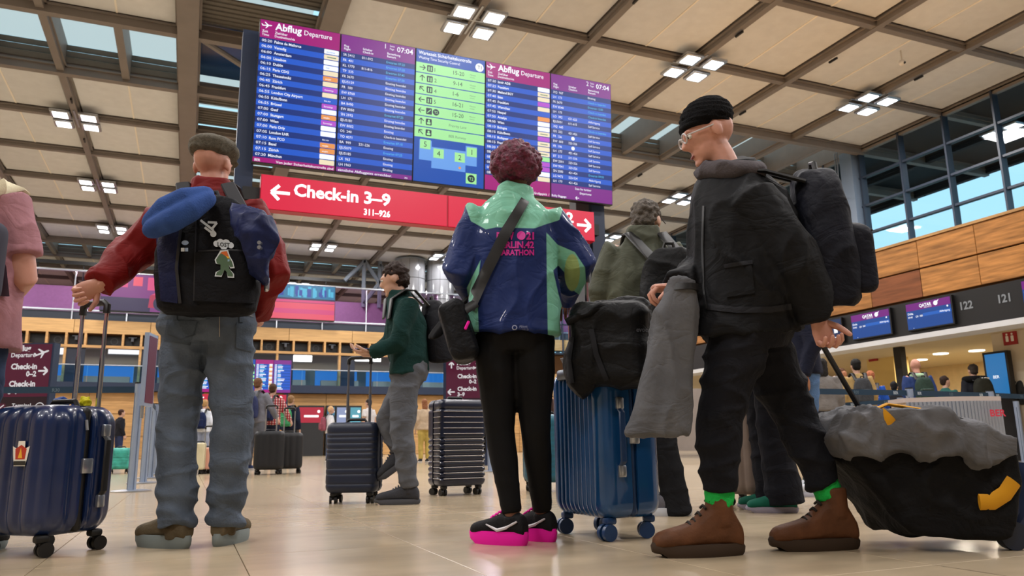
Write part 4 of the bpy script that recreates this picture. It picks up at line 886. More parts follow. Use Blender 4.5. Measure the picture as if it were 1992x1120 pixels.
def strap(name, pts, wd, th, mat, parent, org, hint):
    b = B(); b.tube(pts, [(wd, th)]*len(pts), 8, hint=hint, e=4.); return b.build(name, mat, parent, org, True, 50)
def backpack(P, label, mat, size=(.3, .44, .16), off=(0, 0, 0), trim=None, pocket=True, vox=.012, group=None, pm=None, amp=.006, extra=None, sm=None):
    """worn on the back of P; parts: main compartment, pocket, straps, handle, zip"""
    k = P.k; w, h, d = (x*k for x in size); up = P.up; bk = -P.dep; sd = P.side; c = lerp(P.J['chest'], P.J['pelvis'], .28) + bk*(.135*k + d/2) + sd*off[0] + bk*off[1] + up*off[2]
    base = V((c.x, c.y, c.z - h/2)); t = thing('backpack', label, 'backpack', base, 0, group); rot = basis(sd, -bk, up); b = B()
    b.loft([(c + up*h*z, sd*w*x, bk*-d*y) for z, x, y in ((-.5, .4, .38), (-.46, .47, .48), (-.3, .5, .52), (0, .5, .5), (.25, .46, .46), (.4, .38, .4), (.48, .28, .3), (.5, .2, .2))], 22, 3.2)
    mc = organic('main_compartment', b, mat, t, base, vox, 3, disp=folds(amp, (8, 8, 6)))
    if pocket:
        b = B(); b.rbox(c + bk*(d*.5 + .01*k) - up*h*.18, (w*.76, .09*k, h*.5), .035*k, rot=rot); organic('front_pocket', b, pm or mat, t, base, vox, 3, disp=folds(amp*.6))
        b = B(); b.tube([c + bk*(d*.5 + .055*k) + up*h*.02 + sd*x*w for x in (-.3, 0, .3)], .004*k, 6); b.build('zip', trim or m_black, t, base, True)
    b = B(); b.tube([c + up*(h*.48) + sd*x*w + up*z*k for x, z in ((-.1, 0), (-.07, .035), (.07, .035), (.1, 0))], .01*k, 8); b.build('top_handle', sm or m_black, t, base, True)
    for e, sx in (('l', -1), ('r', 1)):
        sh = P.J['sh'+e]; tp = lerp(sh, P.J['neck'], .42) + up*.045*k
        strap('shoulder_strap', [c + up*h*.42 + sd*sx*w*.28 - bk*d*.3, tp + bk*.08*k + up*.02*k, tp + up*.028*k, tp - bk*.1*k - up*.03*k, lerp(sh, P.J['chest'], .5) - bk*.14*k - up*.04*k], .03*k, .008*k, sm or m_black, t, base, sd)
    if extra: extra(t, base, c, rot, w, h, d, sd, up, bk)
    return t

# ================================================================== LUGGAGE
def suitcase(label, loc, rotz, w, d, h, mat, trim=None, ribs='v', nr=9, handle=.0, name='suitcase', wr=.028, group=None, depth=.006, pole=None, band=True, side_handle=True, grip=None, bandw=.03, wheel_m=None, corner=.07, pole_y=.3, pole_w=.085, hx=1, wrap=False, hy=-1):
    """upright hard-shell trolley: x across the wide face, y through the thickness; the telescopic handle is at +y"""
    t = thing(name, label, 'suitcase', loc, rotz, group); z0 = wr*2 + .02; trim = trim or m_black; pole = pole or m_steel; wheel_m = wheel_m or m_black
    def half(sgn, nm):
        rs = []; rc = corner; n = 7; yi = bandw/2; yo = d/2; NW = max(8, nr*8); NS = 10 if wrap else 3; NC = 12 if wrap else 6
        lv = [(rc - rc*math.cos(math.pi/2*i/n), rc - rc*math.sin(math.pi/2*i/n)) for i in range(n)]
        zz = [(z0 + a, ins) for a, ins in lv]; body = [z0 + rc + (h - 2*rc)*i/(40 if ribs == 'h' else 8) for i in range((40 if ribs == 'h' else 8) + 1)]
        zz += [(z, 0) for z in body] + [(z0 + h - a, ins) for a, ins in reversed(lv)]
        for z, ins in zz:
            x1 = w/2 - ins*.75; y1 = yo - ins*.75; r_ = max(.008, min(rc - ins*.55, y1 - yi - .004)); pts = [(-x1, yi)]; nm_ = [(-1, 0)]
            for i in range(1, NS): pts.append((-x1, yi + (y1 - r_ - yi)*i/NS)); nm_.append((-1, 0))
            for i in range(NC): a = R(180 - 90*i/(NC-1)); pts.append((-x1 + r_ + r_*math.cos(a), y1 - r_ + r_*math.sin(a))); nm_.append((math.cos(a), math.sin(a)))
            for i in range(1, NW): pts.append((-x1 + r_ + (2*x1 - 2*r_)*i/NW, y1)); nm_.append((0, 1))
            for i in range(NC): a = R(90 - 90*i/(NC-1)); pts.append((x1 - r_ + r_*math.cos(a), y1 - r_ + r_*math.sin(a))); nm_.append((math.cos(a), math.sin(a)))
            for i in range(NS-1, 0, -1): pts.append((x1, yi + (y1 - r_ - yi)*i/NS)); nm_.append((1, 0))
            pts.append((x1, yi)); nm_.append((1, 0))
            if ribs == 'v' and ins < rc*.6:
                s_ = 0; out = []; fade = 1 - ins/(rc*.6)
                tot = sum(math.dist(pts[i], pts[i+1]) for i in range(len(pts) - 1)); pit = tot / nr if wrap else (2*x1 - 2*r_) / nr
                for i, (pp, nn) in enumerate(zip(pts, nm_)):
                    if i: s_ += math.dist(pts[i-1], pts[i])
                    on = wrap or nn[1] > .99; ph = s_ if wrap else pp[0]
                    g = -depth*fade*(.5 - .5*math.cos(2*math.pi*ph/pit + (0 if wrap else math.pi*(nr % 2))))**2 if on and .02 < s_ < tot - .02 else 0
                    out.append((pp[0] + nn[0]*g, pp[1] + nn[1]*g))
                pts = out
            if ribs == 'h' and ins == 0:
                g = -depth*(1 if math.sin(2*math.pi*nr*(z - z0 - rc)/(h - 2*rc)) > .75 else 0); pts = [pts[0]] + [(px*(1 + g/w*1.4), py + g) for px, py in pts[1:-1]] + [pts[-1]]
            rs.append([V((x*1., sgn*y, z)) for x, y in pts])
        b = B(); b.rings(rs, flip=(sgn > 0)); return b.build(nm, mat, t, None, True, 40)
    fr = half(-1, 'front_shell'); bk = half(1, 'back_shell')
    if band:
        b = B(); b.rbox((0, 0, z0 + h/2), (w - .012, bandw + .012, h - .012), .05, n=3); b.build('zip_band', trim, t, None, True)
    wm = B(); wm.rbox((0, 0, wr*2 + .012), (.045, .05, .03), .01, n=2); wm.tube([(0, 0, wr*2 + .01), (0, .012, wr)], .012, 8)
    for s in (-1, 1): wm.cyl((s*.008, .014, wr), (s*.026, .014, wr), wr, n=18)
    wme = wm.mesh('wheel', [wheel_m], None, True, 40)
    for sx in (-1, 1):
        for sy in (-1, 1): o = link('wheel', wme, t); o.location = (sx*(w/2 - .055), sy*(d/2 - .055), 0); o.rotation_euler = (0, 0, random.uniform(-.6, .6))
    b = B(); b.tube([(-.08, d*.12, z0 + h - .005), (-.06, d*.12, z0 + h + .022), (.06, d*.12, z0 + h + .022), (.08, d*.12, z0 + h - .005)], .011, 8); b.build('top_handle', trim, t, None, True)
    if side_handle:
        b = B(); zc = z0 + h*.52; b.tube([(hx*(w/2 - .004), hy*d*.22*hx, zc - .13), (hx*(w/2 + .022), hy*d*.22*hx, zc - .1), (hx*(w/2 + .022), hy*d*.22*hx, zc + .1), (hx*(w/2 - .004), hy*d*.22*hx, zc + .13)], [(.016, .007)]*4, 8, hint=(0, 1, 0)); sh = b.build('carry_handle', trim, t, None, True)
        for z in (-.14, .14): b = B(); b.rbox((hx*(w/2 + .006), hy*d*.22*hx, zc + z), (.02, .036, .05), .006, n=2); b.build('handle_mount', m_steel, sh, None, True)
        b = B(); b.rbox((hx*(w/2 + .006), 0, zc), (.016, .05, .06), .006, n=2); b.build('lock', m_steel, t, None, True)
    if handle:
        for s in (-1, 1):
            b = B(); b.tube([(s*pole_w, d*pole_y, z0 + h - .02), (s*pole_w, d*pole_y, z0 + h + handle*.5)], .011, 10); b.tube([(s*pole_w, d*pole_y, z0 + h + handle*.48), (s*pole_w, d*pole_y, z0 + h + handle - .02)], .0085, 10); b.build('handle_pole', pole, t, None, True)
        b = B(); b.tube([(-pole_w, d*pole_y, z0 + h + handle - .04), (-pole_w, d*pole_y, z0 + h + handle - .005), (-pole_w + .02, d*pole_y, z0 + h + handle + .01), (pole_w - .02, d*pole_y, z0 + h + handle + .01), (pole_w, d*pole_y, z0 + h + handle - .005), (pole_w, d*pole_y, z0 + h + handle - .04)], .0155, 10); b.build('handle_grip', grip or m_black, t, None, True)
    return t, z0

m_navyshell = M('navy_shell', '0d2450', .3, var=.12, vs=3, coat=.35); m_blueshell = M('blue_shell', '1a4f86', .22, .35, var=.15, vs=2, coat=.6); m_inkshell = M('ink_shell', '101c33', .45, var=.1); m_tan = M('tan_shell', '6f6058', .5, var=.1, bump=.1)
m_blkshell = M('black_shell', '15171c', .5, var=.15, bump=.1, bs=25); m_tealshell = M('teal_shell', '1f5a6e', .4, var=.1); m_cream = M('cream_shell', 'c9bf9c', .45, var=.06); m_pinkshell = M('pink_shell', 'e0a896', .45); m_stripe = M('stripe_navy', '0d1730', .35, var=.1, coat=.3)


from mathutils.bvhtree import BVHTree
def bvh(o, org): return BVHTree.FromPolygons([v.co + V(org) for v in o.data.vertices], [tuple(p.vertices) for p in o.data.polygons])
def onto(tr, px, py, off=.003, D=3.5):
    """point where the line of sight through a pixel meets a surface, lifted off it a little"""
    d = ray(px, py).normalized(); h = tr.ray_cast(CAM, d)
    return (h[0] - d*off) if h[0] is not None else UD(px, py, D)
def patch(tr, quad, nu, nv, off, name, mat, parent, org, th=.004, D=3.5):
    """sewn-on piece: a pixel quadrilateral laid on a surface, with thickness"""
    a, c, d, e = [V(q) for q in quad]; b = B(); vs = []
    for j in range(nv + 1):
        for i in range(nu + 1):
            q = lerp(lerp(a, c, i/nu), lerp(e, d, i/nu), j/nv); vs.append((q.x, q.y))
    up = [onto(tr, x, y, off, D) for x, y in vs]; dn = [onto(tr, x, y, off - th, D) for x, y in vs]; n = (nu+1)*(nv+1)
    f = [(j*(nu+1)+i, j*(nu+1)+i+1, (j+1)*(nu+1)+i+1, (j+1)*(nu+1)+i) for j in range(nv) for i in range(nu)]
    f = [tuple(reversed(x)) for x in f]
    ed = [i for i in range(nu)] ; fs = f + [tuple(n + i for i in reversed(x)) for x in f]
    rim = [i for i in range(nu+1)] + [j*(nu+1)+nu for j in range(1, nv+1)] + [nv*(nu+1)+i for i in range(nu-1, -1, -1)] + [j*(nu+1) for j in range(nv-1, 0, -1)]
    for x, y in zip(rim, rim[1:] + rim[:1]): fs.append((x, y, n + y, n + x))
    b.add(up + dn, fs); return b.build(name, mat, parent, org, True, 60)
def ribbon(tr, pts, off, name, mat, parent, org, th=.006, D=3.5, n=28):
    """strap lying on a surface: pts = (x, y, half width) in pixels"""
    P = []
    for k in range(n + 1):
        t = k/n*(len(pts) - 1); i = min(int(t), len(pts) - 2); P.append([lerp(V(pts[i]), V(pts[i+1]), t - i)][0])
    L = []; Rr = []
    for k, p in enumerate(P):
        t = P[min(k+1, n)] - P[max(k-1, 0)]; nx = V((-t.y, t.x)).normalized(); L.append((p.x + nx.x*p.z, p.y + nx.y*p.z)); Rr.append((p.x - nx.x*p.z, p.y - nx.y*p.z))
    def prof(lst): return [onto(tr, x, y, off, D) for x, y in lst]
    a, c = prof(L), prof(Rr); d = prof([(p.x, p.y) for p in P]); rs = []
    for k in range(n + 1): v = (d[k] - CAM).normalized()*th; rs.append([a[k], d[k] - v*.15, c[k], c[k] + v, d[k] + v, a[k] + v])
    b = B(); b.rings(rs); return b.build(name, mat, parent, org, True, 50)
def print_px(tr, fn, name, mats, parent, org, off=.003, D=3.5):
    """flat print drawn in local units by fn(b, face) and laid on a surface"""
    b = B(); fn(b); b.v = [onto(tr, v.x, v.y, off + v.z, D) for v in b.v]; b.f = [tuple(reversed(f)) for f in b.f]; return b.build(name, mats, parent, org)
PXF = Face((0, 0, 0), (1, 0, 0), (0, 1, 0))
class Px:
    """draw in pixels: y down, optional slope"""
    def __init__(s, x, y, k=1., ax=0., ay=0.): s.x, s.y, s.k, s.ax, s.ay = x, y, k, ax, ay
    def face(s): return Face((s.x, s.y, 0), (1*s.k, s.ax, 0), (s.ay, -1*s.k, 0))
def flipn(f): f.n = V((0, 0, 1)); return f
def place(px, py, w, d, ang, sx, sy):
    """suitcase position so that its corner wheel (sx, sy) stands on the floor at a pixel"""
    p = UZ(px, py); c, s = math.cos(ang), math.sin(ang); x, y = sx*(w/2 - .055), sy*(d/2 - .055); return V((p.x - (c*x - s*y), p.y - (s*x + c*y), 0))

# ---- navy trolley case at the left
A1 = -YAW - R(20); W1, T1, H1 = .40, .35, .50
loc1 = place(76, 1085, W1, T1, A1, 1, -1); hz = UD(182, 572, 3.28).z + .01
case1, z1 = suitcase('navy ribbed hard-shell trolley case beside the person in red', loc1, A1, W1, T1, H1, m_navyshell, ribs='v', nr=9, wrap=True, depth=.010, corner=.085, handle=hz - H1 - .076, pole_y=.42, pole_w=.07, hy=1, pole=M('chrome', 'c8ccd6', .15, 1.))
b = B(); fc = Face((.06, -T1/2 - .001, z1 + .31), (1, 0, 0), (0, 0, 1))
fc.poly(b, [(-.03, -.045), (.03, -.045), (.038, -.01), (.045, .03), (.02, .02), (.018, .05), (-.018, .05), (-.02, .02), (-.045, .03), (-.038, -.01)], .0005, 0)
fc.poly(b, [(-.025, -.02), (.025, -.02), (.03, .02), (0, .035), (-.03, .02)], .001, 1); fc.poly(b, [(-.012, -.015), (0, .025), (.012, -.015)], .0015, 2); fc.rect(b, -.032, -.042, .032, -.026, .0012, 3)
o = b.build('sticker', [M('stick_white', 'e8e4da', .5), M('stick_red', 'b8321e', .5), M('stick_yellow', 'e8b030', .5), M('stick_black', '18181a', .5)], case1); o['label'] = 'small red and yellow sticker'
b = B(); b.ell((.05, .1, z1 + .52), (.028, .02, .028)); b.ell((.07, .09, z1 + .515), (.018, .016, .02)); organic('yellow_ribbon', b, M('ribbon_yellow', 'd8d020', .6), case1, None, .006, 2, disp=lambda p, n: .008*noise.noise(p*70))
b = B(); b.ell((-.07, .08, z1 + .52), (.045, .03, .026)); organic('blue_ribbon', b, M('ribbon_blue', '1c3f8c', .6), case1, None, .006, 2, disp=lambda p, n: .008*noise.noise(p*60))
b = B(); b.tube([(W1/2 + .003, -.02, z1 + .44), (W1/2 + .012, -.02, z1 + .40)], .006, 8); b.build('zip_puller', m_steel, case1, None, True)
# ---- large blue trolley case
A2 = -YAW + R(117)
case2, z2 = suitcase('large glossy blue trolley case beside the person in the navy and mint jacket', place(1187, 1052, .45, .31, A2, -1, 1), A2, .45, .31, .64, m_blueshell, ribs='v', nr=9, depth=.014, handle=.42, pole_y=.36, pole_w=.075, hx=-1, wr=.034, wheel_m=M('wheel_blue', '173a66', .35), pole=M('rose_metal', 'b08a94', .25, .9), trim=M('blue_trim', '0f3158', .35))
b = B(); b.rbox((.0, .15, z2 + .615), (.26, .03, .05), .012, n=2); b.build('handle_cup', M('gunmetal', '5b646e', .3, .8), case2, None, True)
b = B(); b.rbox((.02, .13, z2 + .67), (.2, .004, .06), .002, rot=Matrix.Rotation(R(-30), 3, 'X'), n=1); b.build('luggage_tag', M('tag_grey', '6f7484', .5), case2, None, True)

# ================================================================== FOREGROUND PEOPLE
m_laceD = M('lace_dark', '2a241f', .7)
# ---- person in the red jacket
D0 = 3.58
def jp(D, **k): return {n: UD(x, y, D + (r[0] if r else 0)) for n, (x, y, *r) in k.items()}
J = jp(D0, head=(414, 322, .02), neck=(411, 372), shl=(338, 412), shr=(487, 414), chest=(411, 460), pelvis=(404, 618), hil=(362, 648), hir=(446, 648), knl=(345, 835), knr=(452, 835), anl=(344, 1032, -.03), anr=(436, 1026, .06),
       ell=(258, 492, -.04), wrl=(194, 553, -.24), elr=(527, 528, .02), wrr=(497, 612, .2))
pb = lerp(J['anl'], J['anr'], .5); pb.z = 0
red = Person('person in red jacket and flat cap holding the navy trolley handle', pb, 0, 1.76, J=J, head=(8, 4))
red.body('pink', .008, hands=dict(l=((UD(150, 574, 3.30) - J['wrl']), -HD*.8 - ZV*.6, .78), r=(HD, V((-1, 0, 0)), .4)))
def nz(p, a): return noise.noise(p*a)
red.top(M('red_shell', '6e0d0d', .65, var=.12, vs=5, bump=.25, bs=25), hem=-.03, w=(.19, .195, .205, .178), d=(.13, .14, .15, .11), sleeve=(.09, .084, .06), collar=.045, vox=.008, amp=.014, neckw=.088, fs=(10, 10, 7))
m_jean = M('denim_grey', '535d6b', .85, var=.22, vs=7, bump=.3, bs=120)
red.legs(m_jean, thigh=.104, knee=.08, ankle=.076, w=.203, d=.145, rise=.05, vox=.007, amp=.011, end=-.015, stack=.010)
tr = bvh(red.legs_o, pb)
m_jean2 = M('denim_pocket', '47515e', .85, var=.2, vs=9, bump=.35, bs=140); m_st = M('stitch', '9a948c', .8)
for nm, qd in (('back_pocket', [(325, 622), (384, 624), (370, 672), (318, 662)]), ('back_pocket', [(460, 628), (492, 632), (490, 684), (459, 676)])):
    pk = patch(tr, qd, 8, 8, .006, nm, m_jean2, red.legs_o, pb)
ribbon(tr, [(327, 650, 1), (350, 660, 1), (356, 658, 1), (376, 652, 1)], .0075, 'pocket_stitching', M('stitch_dark', '3e4650', .8), red.legs_o, pb, .001, n=12)
ribbon(tr, [(427, 612, .8), (427, 655, .8)], .004, 'seam', m_st, red.legs_o, pb, .002, n=10)
for x, y in ((340, 606), (404, 605), (470, 610)): patch(tr, [(x-4, y-6), (x+4, y-6), (x+4, y+16), (x-4, y+16)], 2, 4, .008, 'belt_loop', m_jean2, red.legs_o, pb)
ribbon(tr, [(312, 604, 6), (360, 603, 6), (410, 603, 6), (450, 605, 6), (494, 610, 6)], .006, 'belt', m_black, red.legs_o, pb, .004)
m_olv = M('shoe_olive', '5d523f', .8, var=.2, bump=.3, bs=90); m_sol = M('sole_grey', '7b8484', .7)
red.shoes(m_olv, m_sol, dict(l=toe(-62), r=toe(2)), L=.30, sole=.042)
b = B(); P = red.hp; b.ell(P(0, -.005, .08), (.112, .132, .05), red.HM); b.ell(P(0, .02, .098), (.088, .1, .036), red.HM); b.ell(P(0, -.03, .055), (.093, .098, .04), red.HM); b.ell(P(0, .115, .062), (.06, .05, .012), red.HM)
cap = organic('flat_cap', b, M('tweed_grey', '5b564c', .9, var=.25, vs=90, bump=.5, bs=200), red.t, pb, .008, 3, disp=folds(.006, (14, 14, 14)))
b = B(); b.ell(P(.045, -.105, .062), (.006, .004, .006)); b.build('cap_stud', m_steel, cap, pb, True)
# backpack with stickers
def red_bp(t, base, c, rot, w, h, d, sd, up, bk): pass
m_blk = M('pack_black', '0c0d13', .75, var=.25, vs=14, bump=.25, bs=120); m_nvy = M('pack_navy', '10163a', .7, var=.15, bump=.25, bs=90)
bp = backpack(red, 'black and navy backpack with stickers worn by the person in red', m_blk, (.42, .50, .17), (.075, -.01, -.035), pocket=False, vox=.008, sm=M('strap_grey', '3a3a3d', .8))
mc = [o for o in bp.children if o.name.startswith('main')][0]; tb = bvh(mc, bp.location)
q = patch(tb, [(303, 455), (350, 440), (345, 590), (312, 585)], 6, 10, .012, 'side_pocket', m_nvy, bp, bp.location, .01)
q = patch(tb, [(380, 490), (500, 490), (495, 590), (378, 585)], 8, 8, .014, 'front_pocket', m_blk, bp, bp.location, .012)
ribbon(tb, [(382, 400, 1.5), (380, 480, 1.5), (377, 585, 1.5)], .006, 'zip', M('zip_dark', '1d1e24', .4), bp, bp.location, .004)
ribbon(tb, [(385, 488, 1.5), (440, 486, 1.5), (500, 488, 1.5)], .016, 'zip', MATS['zip_dark'], bp, bp.location, .004)
ribbon(tb, [(350, 590, 3), (343, 520, 3), (352, 440, 3)], .013, 'webbing', MATS['zip_dark'], bp, bp.location, .004)
def st_lost(b):
    f = flipn(Face((435, 476, 0), (1, .08, 0), (.0, -1, 0)))
    for x, y, r in ((-14, 1, 6), (-6, 3, 8), (5, 3, 8), (14, 0, 6), (0, -3, 7)): f.disc(b, x, y, r, 0, 0)
    f.text(b, 'LOST', 0, -3.5, 11, .0012, 1, bold=.03, align='C', width=24)
print_px(tb, st_lost, 'sticker', [M('stick_pale', 'd4dde6', .5), MATS['stick_black']], bp, bp.location, .009)['label'] = 'white cloud sticker reading LOST'
def st_fig(b):
    f = flipn(Face((437, 512, 0), (1, .05, 0), (0, -1, 0))); sil = lambda g: [(-6-g, 22+g), (4+g, 24+g), (8+g, 14), (14+g, 4), (17+g, -6-g), (11, -7-g), (8, -2), (9, -10), (16+g, -20), (16+g, -25-g), (6, -25-g), (4, -17), (0, -12), (-6, -24-g), (-17-g, -24-g), (-15-g, -18), (-8, -13), (-8, -3), (-15-g, -1), (-17-g, 6), (-12-g, 14)]
    f.poly(b, sil(2.5), 0, 0); f.poly(b, sil(0), .001, 4); f.poly(b, [(-10, 14), (-6, 22), (4, 24), (8, 14)], .0016, 1); f.poly(b, [(-11, 10), (-10, 14), (8, 14), (10, 10)], .0016, 2); f.poly(b, [(-8, 4), (-9, 8), (10, 8), (9, 4)], .0016, 3)
print_px(tb, st_fig, 'sticker', [MATS['stick_pale'], M('stick_orange', 'd0662a', .5), MATS['stick_yellow'], M('stick_lblue', '8fb4cc', .5), M('stick_green', '4e6a52', .5)], bp, bp.location, .022)['label'] = 'striped walking-figure sticker'
def st_skel(b):
    f = flipn(Face((408, 440, 0), (1, 0, 0), (0, -1, 0))); 
    for u0, v0, u1, v1 in ((-18, 12, 5, -6), (-4, 8, 14, 7), (14, 7, 5, -4), (-10, -2, 6, -14), (5, -4, 8, -14)): f.bar(b, u0, v0, u1, v1, 4.5, .0004*u1*.01, 0)
    f.disc(b, 7, -15, 6, 0, 0)
print_px(tb, st_skel, 'sticker', [MATS['stick_pale']], bp, bp.location, .009)['label'] = 'pale stick-figure sticker'
def st_dots(b):
    f = flipn(Face((360, 478, 0), (1, 0, 0), (0, -1, 0))); f.disc(b, 0, 6, 7, 0, 0, r2=4.5); f.rect(b, -8, -11, -1, -4, 0, 1); f.rect(b, 0, -11, 6, -4, 0, 0)
print_px(tb, st_dots, 'sticker', [M('stick_blue2', '9fb6d8', .5), MATS['stick_pale']], bp, bp.location, .016)
b = B(); a0 = UD(519, 553, D0 - .2); b.rbox(a0, (.02, .03, .06), .008); b.build('side_buckle', m_steel, bp, bp.location, True)
# neck pillow, folded, hanging off the pack
def pil(px): return [UD(x, y, D) for x, y, D in px]
b = B(); b.tube(pil([(296, 432, 3.22), (322, 404, 3.18), (360, 386, 3.18), (400, 378, 3.24)]), [.042, .046, .046, .036], 14, round_ends=True); b.tube(pil([(296, 446, 3.18), (332, 430, 3.14), (372, 408, 3.16), (404, 388, 3.22)]), [.04, .048, .047, .036], 14, round_ends=True)
pbz = UD(345, 470, 3.2); npw = thing('neck_pillow', 'blue plush neck pillow tied to the backpack of the person in red', 'pillow', pbz)
organic('cushion', b, M('plush_blue', '2f4a84', .95, var=.2, vs=12, bump=.4, bs=160), npw, pbz, .009, 3)
b = B(); b.tube(pil([(398, 384, 3.2), (410, 396, 3.24), (404, 412, 3.26)]), .006, 6); b.build('cord', m_black, npw, pbz, True)
# navy rain jacket hanging over the pack
b = B(); L = [((448, 392), (520, 418), 3.30), ((446, 410), (527, 440), 3.25), ((448, 440), (532, 462), 3.23), ((470, 470), (527, 500), 3.25), ((478, 500), (524, 540), 3.27), ((488, 528), (516, 555), 3.3)]
b.loft([(UD((a[0]+c[0])/2, (a[1]+c[1])/2, D), (UD(*c, D) - UD(*a, D))*.5, HD*.045) for a, c, D in L], 16, 2.6); b.tube([UD(505, 430, 3.24), UD(530, 470, 3.24), UD(520, 500, 3.26)], [.05, .035, .03], 10)
pbz = UD(490, 555, 3.3); dj = thing('rain_jacket', 'navy rain jacket draped over the right side of the black backpack', 'jacket', pbz); organic('cloth', b, M('navy_cloth', '161f47', .6, var=.2, vs=10, bump=.3, bs=30), dj, pbz, .008, 3, disp=folds(.016, (16, 16, 9)))
for i in range(2): b = B(); a0 = UD(507, 474 + 9*i, 3.19); b.cyl(a0, a0 - HD*.02, .008, n=10); b.build('press_stud', m_steel, dj, pbz, True)

# ---- person in the navy and mint jacket
D1 = 3.5
J = jp(D1, head=(1004, 340, .02), neck=(1002, 386), shl=(933, 424), shr=(1074, 428), chest=(1003, 470), pelvis=(1000, 630), hil=(966, 664), hir=(1036, 664), knl=(972, 838), knr=(1042, 838), anl=(998, 1012, -.02), anr=(1056, 1006, .1),
       ell=(899, 522, -.02), wrl=(925, 588, .25), elr=(1122, 512, .02), wrr=(1098, 588, .22))
pb = lerp(J['anl'], J['anr'], .5); pb.z = 0
wo = Person('person with magenta curls in navy and mint sports jacket and black leggings', pb, 0, 1.70, J=J, head=(0, -12))
wo.body('brown', .008, hands=dict(l=(HD - RH*.2, V((0, 0, -1)), .5), r=(HD, V((0, 0, -1)), .5)))
tz = J['neck']; cz = UD(1000, 440, D1).z; sd = wo.side
def scr(p): q = p - CAM; z = q.dot(FW); return CX + F*q.dot(RT)/z, CY - F*q.dot(UP)/z
def sdpoly(x, y, P):
    d = 1e9; ins = False; n = len(P)
    for i in range(n):
        ax, ay = P[i]; bx, by = P[(i+1) % n]; ex, ey = bx - ax, by - ay; t = max(0, min(1, ((x-ax)*ex + (y-ay)*ey)/(ex*ex + ey*ey))); d = min(d, math.hypot(x - ax - t*ex, y - ay - t*ey))
        if (ay > y) != (by > y) and x < (bx - ax)*(y - ay)/(by - ay) + ax: ins = not ins
    return d if ins else -d
MINT = [[(880, 330), (1120, 330), (1088, 428), (1062, 436), (1040, 444), (965, 442), (945, 446), (916, 430)], [(1063, 452), (1085, 476), (1118, 490), (1138, 520), (1140, 550), (1128, 574), (1112, 562), (1100, 532), (1086, 516), (1076, 526), (1086, 570), (1112, 660), (1066, 660), (1064, 560)], [(935, 505), (928, 560), (932, 660), (895, 660), (900, 640), (915, 600), (908, 560)]]
def zone_mint(p): x, y = scr(p); return max(sdpoly(x, y, Q) for Q in MINT)*.002
def zone_lime(p): x, y = scr(p); return (1 - ((x - 1113)/15)**2 - ((y - 530)/36)**2)*.02
m_sj = M_zone('sports_shell', '16285c', [('mint', '74b49c'), ('lime', '93aa6c')], .6, .12, 18, .1, .1)
wo.top(m_sj, hem=.05, w=(.212, .2, .2, .17), d=(.15, .14, .14, .11), sleeve=(.08, .08, .052), collar=.05, vox=.007, amp=.014, neckw=.085, zones=dict(mint=zone_mint, lime=zone_lime), fs=(8, 8, 5))
wo.legs(M('legging_black', '060608', .7, var=.1), thigh=.098, knee=.064, ankle=.042, w=.166, d=.125, rise=.0, vox=.008, amp=.002, name='leggings', end=-.03)
m_rub = M('runner_black', '141417', .7, var=.2, bump=.3, bs=200); m_hot = M('hot_pink', 'e81aa2', .6)
wo.shoes(m_rub, m_hot, dict(l=toe(-58), r=toe(-48)), L=.27, sole=.05, lace=m_hot, mid=M('stripe_silver', 'c9c6cc', .4))
b = B(); random.seed(5); hc = wo.hp(0, -.03, .045)
for i in range(190):
    z = random.uniform(-.75, 1); a = random.uniform(0, 2*math.pi); rr = math.sqrt(1 - z*z); dv = V((rr*math.cos(a), rr*math.sin(a), z)); b.ell(hc + V((dv.x*.098, dv.y*.1, dv.z*.085)), [random.uniform(.016, .027)]*3, None, 0, 8, 6)
b.ell(hc, (.1, .1, .088)); organic('hair', b, M('hair_magenta', '590b2e', .55, var=.6, vs=50, bump=.7, bs=120), wo.t, pb, .006, 1, disp=lambda p, n: .006*noise.noise(p*90))
tw = bvh(wo.top_o, pb)
def pr_txt(b):
    f = flipn(Face((966, 452, 0), (1, .0, 0), (0, -1, 0))); f.text(b, 'BMW', 0, -13, 19, 0, 0, bold=.05, width=34); f.disc(b, 48, -6, 8.5, 0, 0); f.text(b, '21', 58, -13, 19, 0, 0, bold=.05, width=15)
    f.text(b, 'BERLIN.42', 0, -30, 18, 0, 0, bold=.04, width=73); f.text(b, 'MARATHON', 0, -44, 15, 0, 0, bold=.04, width=73)
print_px(tw, pr_txt, 'back_print', M('print_pink', 'c21a8e', .5), wo.top_o, pb, .003)['label'] = 'pink marathon print'
def pr_log(b): f = flipn(Face((995, 637, 0), (1, .0, 0), (0, -1, 0))); f.ring(b, 6, 0, 3.2, 5.2, 0, 0); f.text(b, 'Abbott', 15, 0, 7, 0, 0, bold=.0, width=16); f.text(b, 'WORLD', 15, -6, 5.5, 0, 0, bold=0, width=18)
print_px(tw, pr_log, 'hem_print', M('print_grey', '8f96b4', .5), wo.top_o, pb, .003)
for qd in ([(915, 644), (960, 648), (960, 650), (915, 646)], [(960, 649), (1066, 651), (1066, 653), (960, 651)]): patch(tw, qd, 6, 1, .003, 'hem_seam', M('seam_navy', '101b42', .7), wo.top_o, pb, .002)
